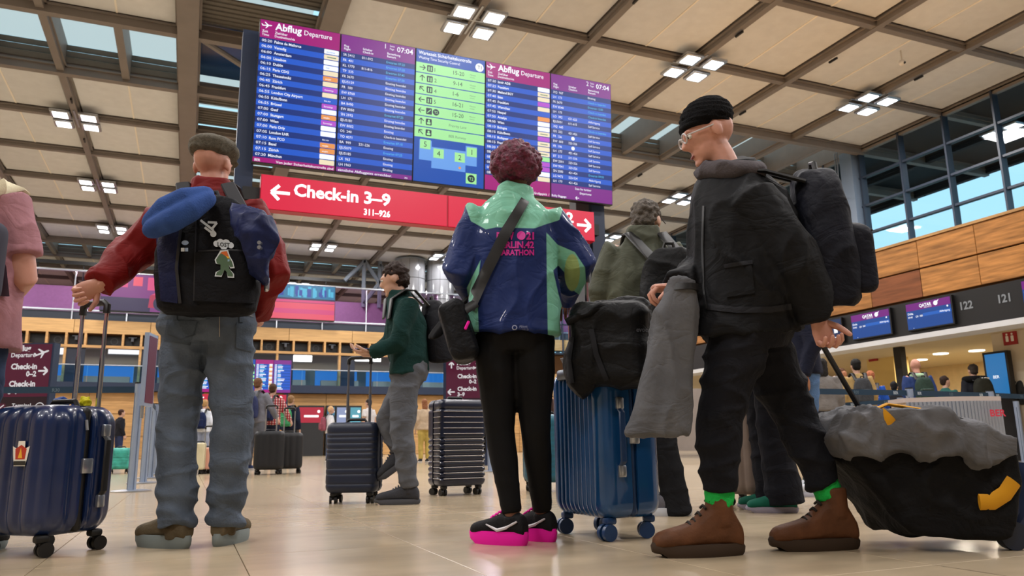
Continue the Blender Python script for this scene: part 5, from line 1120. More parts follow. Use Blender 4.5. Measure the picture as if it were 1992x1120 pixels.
# shoulder bag with its strap
bz = UD(893, 700, 3.36); sb = thing('shoulder_bag', 'black crossbody bag hanging at the hip of the person in mint and navy', 'bag', bz)
ribbon(tw, [(1022, 388, 9), (985, 450, 11), (945, 530, 11), (912, 600, 12)], .012, 'strap', m_black, sb, bz, .008)
b = B(); b.rbox(UD(893, 646, 3.4), (.11, .24, .25), .03, rot=basis(RH*.93 + ZV*.3, HD, ZV*.93 - RH*.3)); organic('pouch', b, M('bag_black', '0f1116', .6, var=.3, vs=30, bump=.3, bs=60), sb, bz, .008, 2, disp=folds(.008))
b = B(); b.tube([UD(925, 590, 3.34), UD(905, 602, 3.3), UD(885, 607, 3.34)], [(.02, .006)]*3, 8); b.build('strap_end', m_black, sb, bz, True)
b = B(); b.tube([UD(912, 625, 3.27), UD(905, 640, 3.26)], .006, 6); b.build('pink_pull', m_hot, sb, bz, True)
bz = UD(870, 655, 3.62); cp = thing('sun_hat', 'black brimmed hat tucked behind the crossbody bag', 'hat', bz); b = B(); b.loft([(UD(880, 620, 3.52), (UD(905, 580, 3.52) - UD(850, 655, 3.52))*.5, (RH + ZV*.6).normalized()*.06), (UD(875, 617, 3.58), (UD(905, 575, 3.58) - UD(845, 650, 3.58))*.52, (RH + ZV*.6).normalized()*.085), (UD(878, 622, 3.64), (UD(900, 590, 3.64) - UD(855, 650, 3.64))*.4, (RH + ZV*.6).normalized()*.05)], 18); organic('crown', b, M('hat_black', '07070a', .9), cp, bz, .008, 3, disp=folds(.004))

# ---- black roll-top pack standing on the blue case
pc = V((case2.location.x, case2.location.y, z2 + .66)); rp = thing('rolltop_backpack', 'black roll-top backpack lying on the large blue trolley case', 'backpack', pc)
c0 = UD(1192, 672, 3.52); rotb = basis((RH*.94 - HD*.33).normalized(), (HD*.94 + RH*.33).normalized(), ZV)
b = B(); b.rbox(c0, (.33, .26, .36), .06, rot=rotb); b.rbox(c0 + ZV*.17 + RH*.04, (.25, .12, .06), .03, rot=rotb); b.ell(c0 - RH*.13 - ZV*.07, (.07, .12, .15))
mcb = organic('main_compartment', b, M('pack_deep', '090a0d', .6, var=.25, vs=10, bump=.25, bs=60), rp, pc, .008, 3, disp=folds(.012, (9, 9, 7)))
tk = bvh(mcb, pc)
ribbon(tk, [(1150, 640, 5), (1160, 690, 5), (1180, 740, 5)], .008, 'webbing_strap', M('webbing_dark', '1b1c21', .7), rp, pc, .006); ribbon(tk, [(1112, 655, 5), (1106, 700, 5), (1112, 745, 5)], .008, 'webbing_strap', MATS['webbing_dark'], rp, pc, .006)
def pr_col(b): f = flipn(Face((1238, 645, 0), (1, 0, 0), (0, -1, 0))); f.text(b, 'evoc', 0, 0, 13, 0, 0, bold=.02, width=22)
print_px(tk, pr_col, 'lettering', M('print_dim', '4a4c52', .6), rp, pc, .004)
b = B(); b.tube([UD(1100, 628, 3.45), UD(1150, 606, 3.42), UD(1200, 598, 3.45), UD(1255, 592, 3.5)], [.022, .035, .03, .02], 10); organic('rolled_top', b, MATS['pack_deep'], rp, pc, .008, 2, disp=folds(.012, (14, 14, 14)))

# ---- person in the olive jacket
D2 = 4.75
J = jp(D2, head=(1258, 434, .05), neck=(1250, 468, -.02), shl=(1196, 492), shr=(1306, 492), chest=(1248, 540), pelvis=(1246, 680), hil=(1218, 706), hir=(1276, 706), knl=(1230, 860), knr=(1290, 860), anl=(1225, 985, .1), anr=(1318, 990),
       ell=(1172, 565, .02), wrl=(1185, 640, .15), elr=(1335, 565, .05), wrr=(1330, 640, .25))
pb = lerp(J['anl'], J['anr'], .5); pb.z = 0
ol = Person('person with grey curls in an olive jacket behind the roll-top backpack', pb, 12, 1.84, J=J, head=(20, 12))
ol.body('fair', .01, hands=dict(l=(HD, V((0, 0, -1)), .4), r=(HD, V((0, 0, -1)), .4)))
ol.top(M('olive_shell', '4c4f42', .7, var=.16, vs=6, bump=.25, bs=22), hem=.1, w=(.2, .19, .2, .165), d=(.15, .15, .15, .11), sleeve=(.085, .074, .06), collar=.075, vox=.009, amp=.013, neckw=.095, fs=(9, 9, 6))
ol.legs(M('trouser_dark', '15161a', .8, var=.1), vox=.012, ankle=.075, end=.03); ol.shoes(M('shoe_grey', '6e6d75', .8, var=.2, bump=.3, bs=120), M('sole_white', 'c9ccd2', .6), dict(l=toe(-80), r=toe(-80)), L=.29, sole=.035, lace=M('lace_grey', '55555c', .7))
ol.hair('5b544d', 'short', .007, .009)
for e in (-1, 1): b = B(); b.tube([ol.hp(e*.082, .08, .02), ol.hp(e*.085, 0, .016)], .003, 6); b.build('glasses_temple', m_black, ol.t, pb, True)
backpack(ol, 'black soft backpack slung on the right shoulder of the person in olive', M('pack_soft', '101113', .65, var=.3, vs=10, bump=.25, bs=40), (.3, .5, .15), (.11, .02, -.02), vox=.009, amp=.014)

# ---- walking person in dark coat and beanie
D3 = 3.14
J = jp(D3, head=(1380, 264, .02), neck=(1422, 338), chest=(1446, 420), pelvis=(1450, 622), shl=(1466, 392, -.17), shr=(1436, 388, .18), hil=(1440, 650, -.09), hir=(1468, 650, .09), knl=(1398, 812, -.08), anl=(1400, 1000, -.06), knr=(1550, 812, .1), anr=(1622, 985, .06),
       ell=(1552, 520, -.2), wrl=(1590, 618, -.16), elr=(1386, 520, .2), wrr=(1322, 560, -.08))
pb = lerp(J['anl'], J['anr'], .5); pb.z = 0
wk = Person('walking person in dark coat, black beanie and brown boots pulling a black duffel', pb, -90, 1.84, J=J, head=(0, 22))
wk.body('pink', .008, hands=dict(l=(RH*.25 - ZV, V((0, 0, 1)) - HD, .75), r=(-RH, V((0, 0, -1)), .7))); wk.face()
wk.top(M('coat_dark', '0e0f12', .75, var=.25, vs=6, bump=.25, bs=30), hem=.04, w=(.215, .21, .215, .19), d=(.2, .2, .2, .15), sleeve=(.1, .085, .066), collar=.06, vox=.009, amp=.014, neckw=.1, name='coat')
wk.legs(M('trouser_ink', '13141a', .85, var=.15, vs=9, bump=.2, bs=90), thigh=.108, knee=.08, ankle=.06, w=.18, d=.15, vox=.008, amp=.012, end=-.075, stack=.005)
m_boot = M('boot_brown', '5e3b25', .6, var=.25, vs=14, bump=.2, bs=80); wk.shoes(m_boot, M('boot_sole', '3d3026', .7), dict(l=toe(-98), r=toe(-95)), L=.31, sole=.032, lace=m_laceD, high=.045)
for e in 'lr':
    a0 = J['an'+e]; kk = (J['kn'+e] - a0).normalized(); b = B(); b.tube([a0 + kk*.03, a0 + kk*.07, a0 + kk*.115], [.05, .052, .05], 16); organic('sock', b, M('sock_green', '22b04c', .85, bump=.4, bs=120), wk.t, pb, .008, 2, disp=folds(.004, (20, 20, 30)))
twk = bvh(wk.top_o, pb); m_ct = M('coat_seam', '1b1c21', .6)
patch(twk, [(1410, 520), (1462, 512), (1468, 570), (1414, 578)], 6, 6, .008, 'coat_pocket', MATS['coat_dark'], wk.top_o, pb, .008); ribbon(twk, [(1408, 518, 4), (1435, 513, 4), (1464, 509, 4)], .012, 'pocket_flap', m_ct, wk.top_o, pb, .006)
ribbon(twk, [(1368, 400, 2), (1366, 480, 2), (1368, 560, 2), (1374, 600, 2)], .006, 'zip', m_dark, wk.top_o, pb, .004); ribbon(twk, [(1375, 596, 6), (1430, 602, 6), (1500, 602, 6), (1540, 596, 6)], .005, 'hem_band', m_ct, wk.top_o, pb, .006)
b = B(); P = wk.hp; b.ell(P(0, -.02, .07), (.098, .115, .085), wk.HM); b.tube([P(0, -.012, .045), P(0, -.012, .075)], [(.1, .116), (.1, .115)], 20, hint=wk.hr); organic('beanie', b, M('knit_black', '08080b', .95, bump=.8, bs=150), wk.t, pb, .008, 3, disp=lambda p, n: .003*math.sin(p.z*300))
b = B(); b.tube([P(-.012, .107, .022), P(0, .112, .026), P(.012, .107, .022)], .003, 6)
for sx in (-1, 1): b.tube([P(sx*.03 + .024*math.cos(a), .105, .018 + .018*math.sin(a)) for a in [i*math.pi/6 for i in range(13)]], .0035, 6); b.tube([P(sx*.055, .1, .02), P(sx*.084, .0, .012)], .003, 6)
b.build('glasses', M('frame_pale', 'c9c6c8', .3), wk.t, pb, True)
b = B(); b.tube([wk.J['neck'] + V((math.cos(a)*.1, math.sin(a)*.1, .02*math.sin(a))) for a in [i*math.pi/8 for i in range(17)]], .042, 10); organic('scarf', b, M('scarf_grey', '4a4548', .9, bump=.4, bs=80), wk.t, pb, .01, 2, disp=folds(.01, (14, 14, 14)))
backpack(wk, 'dark navy backpack on the walking person in the beanie', M('pack_ink', '0b0d18', .7, var=.3, vs=8, bump=.3, bs=40), (.32, .5, .19), (0, .05, .02), vox=.01, amp=.01)
b = B(); b.loft([(UD(1330, 545, 2.96), RH*.045, HD*.05), (UD(1318, 600, 2.96), RH*.075, HD*.06), (UD(1300, 700, 2.96), RH*.09, HD*.06), (UD(1284, 800, 2.96), RH*.105, HD*.06), (UD(1278, 846, 2.96), RH*.11, HD*.055)], 16, 2.6)
gz = UD(1280, 850, 2.96); gc = thing('grey_coat', 'pale grey coat hanging from the arm of the walking person in the beanie', 'coat', gz); organic('cloth', b, M('coat_pale', '58595d', .85, var=.2, vs=7, bump=.2, bs=60), gc, gz, .009, 3, disp=folds(.016, (14, 14, 3)))
b = B(); b.loft([(UD(1330, 556, 2.96), RH*.055, HD*.06), (UD(1328, 568, 2.96), RH*.058, HD*.063)], 16); b.build('belt', m_black, gc, gz, True)
# rolling duffel pulled behind
OUT = [(1778, 1046), (1880, 1054), (1978, 1050), (1990, 960), (1988, 890), (1955, 838), (1850, 806), (1760, 798), (1690, 804), (1650, 836), (1656, 884), (1706, 946)]
zc = V((UD(1975, 1060, 3.25).x, UD(1975, 1060, 3.25).y, 0)); df = thing('rolling_duffel', 'large black rolling duffel tilted behind the walking person at right', 'duffel bag', zc)
def slab(out, Da, Db): q = B(); a = [UD(x, y, Da) for x, y in out]; ex = [UD(x, y, Da) + HD*(Db - Da) for x, y in out]; q.rings([ex, a]); return q
organic('body', slab(OUT, 3.04, 3.42), M('duffel_black', '08080a', .8, var=.2, vs=8, bump=.3, bs=60), df, zc, .012, 12, disp=folds(.012, (8, 8, 8)))
for dd in (3.1, 3.36):
    a0 = UD(1968, 1040, dd); a0.z = .05; b = B(); b.tube([a0 - HD*.02, a0 + HD*.02], .05, 20); b.build('wheel', M('wheel_dark', '101c30', .5), df, zc, True)
b = B(); b.tube([UD(1990, 900, 3.23), UD(1992, 1000, 3.23), UD(1968, 1040, 3.23)], .025, 8); b.build('frame', M('frame_navy', '12254a', .5), df, zc, True)
for dd in (3.18, 3.28): b = B(); b.tube([UD(1690, 825, dd), UD(1598, 668, dd - .2)], .01, 8); b.build('handle_pole', M('pole_dark', '26282d', .4, .6), df, zc, True)
b = B(); b.tube([UD(1598, 668, 2.97), UD(1598, 668, 3.09)], .016, 10); b.build('handle_grip', m_black, df, zc, True)
m_yel = M('strap_yellow', 'c98f1c', .7)
b = B(); b.tube([UD(x, y, 3.03) for x, y in ((1905, 976), (1930, 976), (1955, 960), (1972, 935))], [(.028, .008)]*4, 8, hint=ZV); b.build('side_loop', m_yel, df, zc, True)
b = B(); b.tube([UD(x, y, 3.0) for x, y in ((1700, 880), (1706, 830), (1730, 805))], [(.03, .007)]*3, 8, hint=RH); b.build('compression_strap', m_yel, df, zc, True)
G = [(1640, 850), (1660, 806), (1720, 788), (1830, 792), (1900, 822), (1984, 846), (1990, 890), (1950, 900), (1905, 912), (1880, 880), (1820, 895), (1760, 880), (1700, 892), (1655, 884)]
gz = UD(1800, 900, 3.2); gj = thing('grey_jacket', 'crumpled grey jacket lying over the rolling duffel', 'jacket', gz); organic('cloth', slab(G, 2.99, 3.45), M('jacket_grey', '5a5a5d', .8, var=.25, vs=6, bump=.2, bs=40), gj, gz, .012, 8, disp=folds(.022, (12, 12, 9)))
b = B(); b.tube([UD(x, y, 3.05) for x, y in ((1665, 812), (1725, 786), (1790, 796), (1850, 806))], [(.016, .006)]*4, 8, hint=HD); b.build('yellow_cord', m_yel, gj, gz, True)

# ---- person in the pink T-shirt at the left edge
D4 = 3.42; J = jp(D4, head=(-60, 300, .02), neck=(-52, 352), shl=(-140, 400), shr=(20, 398), chest=(-56, 460), pelvis=(-70, 640), hil=(-110, 670), hir=(-38, 670), knl=(-120, 850), knr=(-50, 850), anl=(-125, 1035), anr=(-60, 1035), ell=(-180, 520), wrl=(-190, 640, .1), elr=(46, 540, .02), wrr=(-14, 612, .3))
pb = lerp(J['anl'], J['anr'], .5); pb.z = 0
pk = Person('person in a pink T-shirt cut off by the left edge', pb, 0, 1.80, J=J); pk.body('pink', .009, hands=dict(r=(HD - RH, V((0, 0, -1)), .4), l=(-ZV, V((1, 0, 0)), .3)))
tz4 = J['elr']; b = B(); b.tube([lerp(J['shr'], J['elr'], .3), lerp(J['shr'], J['elr'], .75), J['elr'], lerp(J['elr'], J['wrr'], .35), J['wrr']], [.062, .058, .054, .05, .03], 14, round_ends=True); organic('bare_arm', b, SKIN['pink'], pk.t, pb, .008, 3)
pk.top(M('tee_pink', 'a2747c', .85, var=.12, vs=5, bump=.2, bs=60), hem=.08, w=(.21, .205, .21, .185), d=(.16, .16, .15, .11), sleeve=(.088, .08, .08), cut=.72, vox=.009, amp=.009, name='t_shirt', neckw=.08); pk.legs(M('jean_blue', '2c3a55', .85, var=.15), vox=.014); pk.shoes(m_rub, m_sol, L=.28); pk.hair('3b2c22')
bz = UD(-50, 560, 3.1); tb4 = bvh(pk.top_o, pb); bg4 = thing('sling_bag', 'cream strapped sling bag on the shoulder of the person in pink', 'bag', bz)
b = B(); b.tube([UD(-20, 378, 3.28), UD(8, 362, 3.34), UD(34, 366, 3.44), UD(44, 384, 3.52)], [(.035, .012)]*4, 8, hint=HD); b.build('cream_strap', M('strap_cream', 'cfc6a8', .8, bump=.3, bs=80), bg4, bz, True)
b = B(); b.rbox(UD(-60, 510, 3.2), (.26, .12, .34), .05, rot=basis(RH, HD, ZV)); organic('pouch', b, M('pouch_grey', '3f3f4a', .8), bg4, bz, .012, 3); b = B(); b.tube([UD(-20, 470, 3.26), UD(2, 520, 3.27), UD(8, 575, 3.34)], [(.022, .006)]*3, 8, hint=RH); b.build('grey_strap', M('strap_mauve', '4b3c4e', .8), bg4, bz, True)

# ---- walking person in the dark green sweater with luggage
D5 = 6.05
J = jp(D5, head=(768, 545, 0), neck=(778, 574), chest=(788, 622), pelvis=(796, 716), shl=(797, 590, -.17), shr=(775, 590, .17), hil=(790, 730, -.08), hir=(800, 730, .08), knl=(782, 838, -.1), anl=(796, 950, -.06), knr=(752, 815, .1), anr=(778, 880, .1), ell=(772, 668, -.22), wrl=(722, 684, -.2), elr=(762, 660, .2), wrr=(730, 690, .15))
pb = lerp(J['anl'], J['anr'], .5); pb.z = 0
gw = Person('walking person in dark green sweater and grey trousers looking at a phone', pb, -88, 1.78, J=J, head=(0, 18))
gw.body('fair', .01, hands=dict(l=(-RH, V((0, 0, 1)), .35), r=(-RH, V((0, 0, 1)), .4))); gw.face(); gw.hair('2a1c17', 'short', .01, .012)
gw.top(M('sweater_green', '10302e', .9, var=.15, bump=.3, bs=60), hem=.03, w=(.19, .18, .19, .165), d=(.15, .14, .14, .1), sleeve=(.078, .068, .05), collar=.04, vox=.011, amp=.012, name='sweater')
gw.legs(M('trouser_grey', '55585f', .85, var=.12, vs=8), thigh=.105, knee=.085, ankle=.062, w=.165, d=.14, vox=.011, amp=.011, end=-.01)
m_shg = M('shoe_charcoal', '35363b', .8, var=.2, bump=.3, bs=90)
gw.shoes(m_shg, M('sole_charcoal', '4a4b50', .7), dict(l=toe(-90), r=toe(-90, -35)), L=.30, lace=M('lace_grey', '55555c', .7))
ph = thing('phone', 'dark phone held by the walking person in green', 'phone', UD(704, 680, 5.85)); b = B(); b.rbox((0, 0, 0), (.15, .075, .009), .004, rot=basis(RH, HD, ZV)); q = b.build('case', m_black, ph, None, True); b = B(); b.rbox((0, 0, .005), (.14, .068, .002), .001, rot=basis(RH, HD, ZV), n=1); b.build('screen', m_scrn, ph)
backpack(gw, 'black backpack on the walking person in dark green', M('pack_char', '14151b', .75, var=.2, bump=.2), (.3, .46, .18), vox=.012)
A5 = -YAW - R(4); suitcase('dark navy cabin case with fine horizontal grooves in front of the green walker', UZ(688, 978) , A5, .38, .24, .50, m_inkshell, ribs='h', nr=11, depth=.004, handle=.48, side_handle=False, pole=M('pole_grey', '6d7078', .4, .7), corner=.05)
t_, zz = suitcase('tall navy trolley case with pale horizontal ridges behind the green walker', UZ(888, 962), -YAW + R(28), .42, .30, .70, m_stripe, ribs='h', nr=13, depth=.012, handle=0, side_handle=True, corner=.05, group=None)
for i in range(13): b = B(); z = zz + .06 + .045*i; b.rbox((0, -.15, z), (.36, .012, .006), .003, n=1); b.build('ridge', M('ridge_pale', '9a928e', .4, .3), t_)  # gloss streaks of the grooved shell built as pale bars
for i in range(13): b = B(); z = zz + .06 + .045*i; b.rbox((-.21, -.075, z), (.012, .13, .006), .003, n=1); b.build('ridge', MATS['ridge_pale'], t_)

# ---- figures behind the walking person at right
def leg_person(label, px, py, face, H, topm, legm, shoem, solem, tdir, thigh, knee, ankle, hair, skin='tan', mid=None, lace=None, end=0., pose=None, amp=.008):
    p = UZ(px, py); P = Person(label, p, face, H, pose); P.body(skin, .012, hands=dict(l=(-ZV, P.side, .4), r=(-ZV, -P.side, .4))); P.top(topm, hem=.06, vox=.013, amp=.009); P.legs(legm, thigh=thigh, knee=knee, ankle=ankle, vox=.01, amp=amp, end=end)
    P.shoes(shoem, solem, dict(l=toe(tdir), r=toe(tdir + 10)), mid=mid, lace=lace); P.hair(hair, vox=.014); return P
leg_person('person in black with flared trousers and green shoes behind the walker', 1512, 994, -88, 1.70, M('coat_black', '0a0a0d', .8), M('flare_black', '0d0e16', .85, var=.15), M('shoe_green', '0e5a48', .7), M('sole_mauve', '9a94a4', .6), -80, .11, .09, .115, '1d1512', end=.045)
leg_person('person in cropped blue jeans and white and green sneakers behind the walker', 1582, 964, -86, 1.68, M('coat_ink', '14182a', .8), M('jean_light', '52709a', .85, var=.15, bump=.3, bs=120), M('sneaker_white', 'd0d4dc', .6), M('sole_lav', 'b9bccc', .6), -82, .095, .066, .052, '2a1c14', mid=M('sneaker_green', '123c3a', .6), lace=M('sneaker_green', '123c3a'), end=-.13)
suitcase('taupe trolley case standing between the legs behind the walker', UZ(1462, 985), -YAW - R(62), .38, .24, .56, m_tan, ribs='v', nr=7, wrap=True, depth=.006, side_handle=True, trim=M('taupe_trim', '57493f', .6))
suitcase('teal trolley case behind the leggings of the person in mint', UZ(1066, 955), -YAW + R(6), .42, .26, .58, m_tealshell, ribs='h', nr=10, depth=.004, side_handle=False)

# ================================================================== CROWD
def crowd(label, px, py, H, face, topc, legc, hairc, style='short', skin='fair', pose=None, pack=None, packc=None, cut=1., vox=.02, shoec='22242c', topmat=None, head=None, packsize=(.3, .44, .16), hem=.08, legk=None):
    p = base_top(px, py, H); P = Person(label, p, face, H, pose, head=head)
    P.body(skin, vox, hands=dict(l=(P.J['wrl'] - P.J['ell'], P.side, .4), r=(P.J['wrr'] - P.J['elr'], -P.side, .4)))
    P.top(topmat or M('top_' + topc, topc, .8, var=.15, bump=.2), vox=vox, amp=.008, cut=cut, hem=hem, name='top'); P.legs(M('leg_' + legc, legc, .85, var=.12), vox=vox, amp=.006, **(legk or {}))
    P.shoes(M('shoe_' + shoec, shoec, .7), M('sole_pale', 'c4c2c0', .6), vox=.014)
    if style: P.hair(hairc, style, vox=vox*.8)
    if pack: backpack(P, pack, M('pack_' + packc, packc, .75, var=.2, bump=.2), packsize, vox=vox*.8)
    return P
hold = dict(elr=(.28, .08, 1.16), wrr=(.33, .2, .98))
h1 = crowd('person in grey hoodie and joggers holding a black case before the far board', 502, 735, 1.78, 12, '70727c', '5c5f68', '6b4a34', pose=hold, shoec='2a3a66', pack='small navy patterned backpack on the person in the grey hoodie', packc='2e3558')
plaid = M_check('plaid_red', 'b8323c', 'e9dcd8', '7a1c2c', 6.)
h2 = crowd('person in red and white plaid shirt between grey hoodie and green backpack', 531, 746, 1.76, 8, '', '1e2438', '4a3424', pose=hold, topmat=plaid, pack='navy backpack on the person in the plaid shirt', packc='1a2446')
h3 = crowd('person in navy jacket with a green backpack before the far board', 566, 769, 1.66, 10, '161d33', '20242e', '8a6a48', pack='green backpack on the person in navy', packc='3c8a5c')
h4 = crowd('blond person in white and navy top seen between the legs of the person in red', 399, 777, 1.68, 0, 'd4dae4', '8a93a8', 'b08a5a', pack='navy backpack on the blond person seen between the legs', packc='142046')
h5 = crowd('blond person in white top turned right near the far kiosks', 643, 790, 1.66, 65, 'd8d8dc', '48608a', 'd0a878', pack='dusty pink backpack on the blond person near the kiosks', packc='8a4a58')
h6 = crowd('person in white T-shirt facing left behind the cabin case', 718, 776, 1.78, -60, 'c8c4c4', '3a3f4c', '2a2220', cut=.6)
h7 = crowd('person with dotted top and mustard skirt raising a phone by the barrier post', 826, 776, 1.64, -20, 'b8a48c', 'b09a52', '8a5a3c', 'long', pose=dict(elr=(.22, .25, 1.35), wrr=(.12, .3, 1.6)))
h8 = crowd('person in dark cap before the right wayfinding sign', 878, 771, 1.74, 0, '6a6a70', '2a2c34', '17171b', 'short')
h9 = crowd('dark haired person at the right edge of the wayfinding sign', 914, 772, 1.72, 30, '8a6a5c', '3a3a44', '14100f', 'bun')
h10 = crowd('fair haired person in a long peach coat right of the wayfinding sign', 934, 780, 1.68, 20, 'c08a70', 'b8856e', 'c48a6a', 'long', hem=.4)
h11 = crowd('grey haired person in pale top right of the leggings', 1062, 772, 1.70, -20, 'a9b2bc', '4a5060', '8e9296')
h12 = crowd('tan person peering past the left edge of the blue trolley case', 1090, 750, 1.76, 160, '3a2a26', '1f2026', '2a1a14', skin='tan')
h13 = crowd('person in dark jacket with lime scarf behind the left barrier posts', 236, 796, 1.72, 40, '1a1a22', '2b3352', '3a2018', shoec='a03a3a')
# seated far off
sit = dict(pelvis=(0, 0, .5), chest=(0, .03, .82), neck=(0, .02, 1.0), head=(0, .05, 1.15), shl=(-.17, .02, .94), shr=(.17, .02, .94), ell=(-.22, .1, .7), elr=(.22, .1, .7), wrl=(-.1, .3, .62), wrr=(.1, .3, .62), hil=(-.1, .02, .48), hir=(.1, .02, .48), knl=(-.12, .44, .5), knr=(.12, .44, .5), anl=(-.12, .44, .09), anr=(.12, .44, .09))
for lab, px, py, tc, hcx in (('seated person in dark top beside the thin far posts', 607, 846, '2a2024', '201815'), ('seated person in maroon top near the thin far posts', 622, 844, '7a3a34', '6b5a50')):
    p = base_top(px, py, 1.27); P = Person(lab, p, 180, 1.75, sit); P.body('fair', .022, hands=dict(l=(P.f, V((0, 0, -1)), .3), r=(P.f, V((0, 0, -1)), .3))); P.top(M('top_' + tc, tc, .8, var=.1), vox=.022, hem=.02, name='top'); P.legs(M('leg_23252d', '23252d', .85), vox=.022, rise=.03); P.shoes(M('shoe_22242c', '22242c', .7), M('sole_pale', 'c4c2c0', .6), vox=.014); P.hair(hcx, vox=.018)
    t = thing('bench_seat', 'grey seat below the ' + lab[:32].strip(), 'seat', p, math.atan2(P.f.y, P.f.x) - math.pi/2)
    b = B(); b.rbox((0, 0, .36), (.46, .46, .06), .02, n=2); b.build('seat', m_louver, t, None, True); b = B(); b.rbox((0, -.24, .62), (.46, .05, .44), .02, n=2); b.build('backrest', m_louver, t, None, True)
    for sx in (-1, 1): b = B(); b.box((sx*.2, 0, .165), (.04, .4, .33)); b.build('leg', m_steel, t)
# right queue
q1 = crowd('long dark haired person in grey top at the left end of the right queue', 1598, 697, 1.66, 20, '6a6664', '2a2c36', '15110f', 'long')
q2 = crowd('dark haired person in tan jacket with clear backpack in the right queue', 1664, 698, 1.76, 5, 'a58a5a', '2a3040', '12100f', pack='clear glossy backpack on the person in the tan jacket', packc='3a3c40')
q3 = crowd('person turned to the viewer behind the tan jacket in the right queue', 1634, 716, 1.68, 150, '4a4038', '2a2a30', '5a3a24', skin='tan')
q4 = crowd('ginger person in bright blue jacket in the right queue', 1692, 721, 1.66, 20, '2454b0', '1c1e2a', 'b06a48', 'buzz', skin='pink', pack='royal blue backpack on the ginger person', packc='1c4aa0')
q5 = crowd('person bending in dark jacket left of the bald person in the queue', 1738, 742, 1.50, 30, '16161c', '1c1e24', '101014')
q6 = crowd('bald person in navy and pale green jacket in the right queue', 1780, 697, 1.80, 4, '', '20242e', '', None, skin='pink', topmat=M('queue_navy', '24386a', .7, var=.1), pack='dark green backpack on the bald person', packc='2a3c34')
b = B(); c0 = q6.J['neck']; b.tube([c0 + (q6.r*math.cos(a) + q6.f*math.sin(a))*.085 - ZV*.02 for a in [i*math.pi/8 for i in range(17)]], .045, 10); organic('pale_hood', b, M('hood_mint', 'a9c8a4', .8), q6.t, q6.base, .016, 3)
q7 = crowd('brown haired child in teal jacket right of the bald person', 1836, 731, 1.52, 60, '2a5a54', '20242c', '2c1c14', head=(20, 0))
q8 = crowd('person in dark jacket with a big hiking backpack in the right queue', 1892, 708, 1.76, 3, '1b1c24', '20222a', '3a322c', pack='big brown-black hiking backpack with neon lettering in the right queue', packc='24241c', packsize=(.34, .56, .22))
pk8 = [o for o in bpy.data.objects if o.name.startswith('backpack') and 'neon' in o.get('label', '')][0]
cc = q8.J['chest'] - q8.dep*.36; b = B(); text(b, 'GTD', cc - q8.side*.12 - ZV*.16, q8.side, ZV, .14, bold=.03, width=.24); b.v = [v - q8.dep*.03 for v in b.v]; b.build('lettering', M('neon', 'b8d83a', .6), pk8, pk8.location)
b = B(); b.tube([q8.J['neck'] + (q8.r*math.cos(a)*1.3 + q8.f*math.sin(a))*.13 + ZV*.0 for a in [R(-200 + 22*i) for i in range(11)]], .06, 12, round_ends=True); np8 = thing('neck_pillow', 'black neck pillow worn by the person with the hiking backpack', 'pillow', q8.J['neck'] - ZV*.06); organic('cushion', b, M('plush_black', '0f0f12', .95), np8, np8.location, .014, 2); b = B(); b.box(q8.J['neck'] - q8.f*.19 + q8.r*.08, (.1, .1, .03)); b.build('white_label', M('sign_white', 'f0ece4'), np8, np8.location)
q9 = crowd('black haired person in charcoal jacket at the right end of the queue', 1972, 705, 1.80, 5, '2a2a2c', '1c2030', '0d0b0b', pack='charcoal backpack on the black haired person at the right', packc='2c2d2e')

# ---- more luggage
def case_top(label, px, py, hgt, rot, w, d, mat, ribs='v', nr=6, handle=0., **k):
    p = base_top(px, py, hgt); return suitcase(label, p, -YAW + R(rot), w, d, hgt - .08, mat, ribs=ribs, nr=nr, handle=handle, **k)
case_top('black soft trolley case held by the person in the grey hoodie', 526, 838, .68, 12, .46, .3, m_blkshell, handle=.4, nr=3, side_handle=False)
case_top('black trolley case before the person with the green backpack', 563, 841, .66, 20, .44, .28, m_blkshell, handle=.4, nr=3, side_handle=False)
def case_D(label, px, py, D, hgt, rot, w, d, mat, **k):
    p = UD(px, py, D); return suitcase(label, (p.x, p.y, 0), -YAW + R(rot), w, d, hgt - .08, mat, **k)
case_D('cream vanity case stack seen between the legs', 387, 880, 14.2, .52, 8, .2, .18, m_cream, ribs=None, nr=2, side_handle=False, corner=.03)
case_D('small peach trolley case seen between the legs', 404, 885, 14.4, .44, 0, .2, .18, m_pinkshell, ribs=None, nr=2, handle=.35, side_handle=False, corner=.03)
case_D('turquoise wrapped case on the floor behind the left barrier posts', 234, 885, 15.5, .46, 10, .42, .3, M('turquoise', '3fa89a', .5, var=.4, vs=9), ribs='h', nr=4, side_handle=False)

# ================================================================== QUEUE BARRIERS
m_post = M('post_alu', '9fb0cc', .35, .6, var=.04); m_belt = M('belt_slate', '24384a', .7)
def post(label, base, hgt, group='queue barrier posts'):
    t = thing('barrier_post', label, 'barrier post', base, 0, group); b = B(); b.tube([(0, 0, 0), (0, 0, .012), (0, 0, .02)], [.19, .19, .12], 24); b.build('base', m_steel, t, None, True)
    b = B(); b.tube([(0, 0, .01), (0, 0, hgt - .09)], .042, 18); b.build('pole', m_post, t, None, True)
    for a in range(4): b = B(); b.box((.041*math.cos(a*math.pi/2 + .5), .041*math.sin(a*math.pi/2 + .5), hgt/2 - .04), (.006, .012, hgt - .12), rot=Matrix.Rotation(a*math.pi/2 + .5, 3, 'Z')); b.build('groove', M('groove', '5c6a80', .4), t)
    b = B(); b.tube([(0, 0, hgt - .09), (0, 0, hgt - .005), (0, 0, hgt)], [.045, .045, .04], 18); b.build('belt_head', m_post, t, None, True); b = B(); b.tube([(0, 0, hgt), (0, 0, hgt + .012)], .046, 18); b.build('cap', m_black, t, None, True); return V(base), hgt
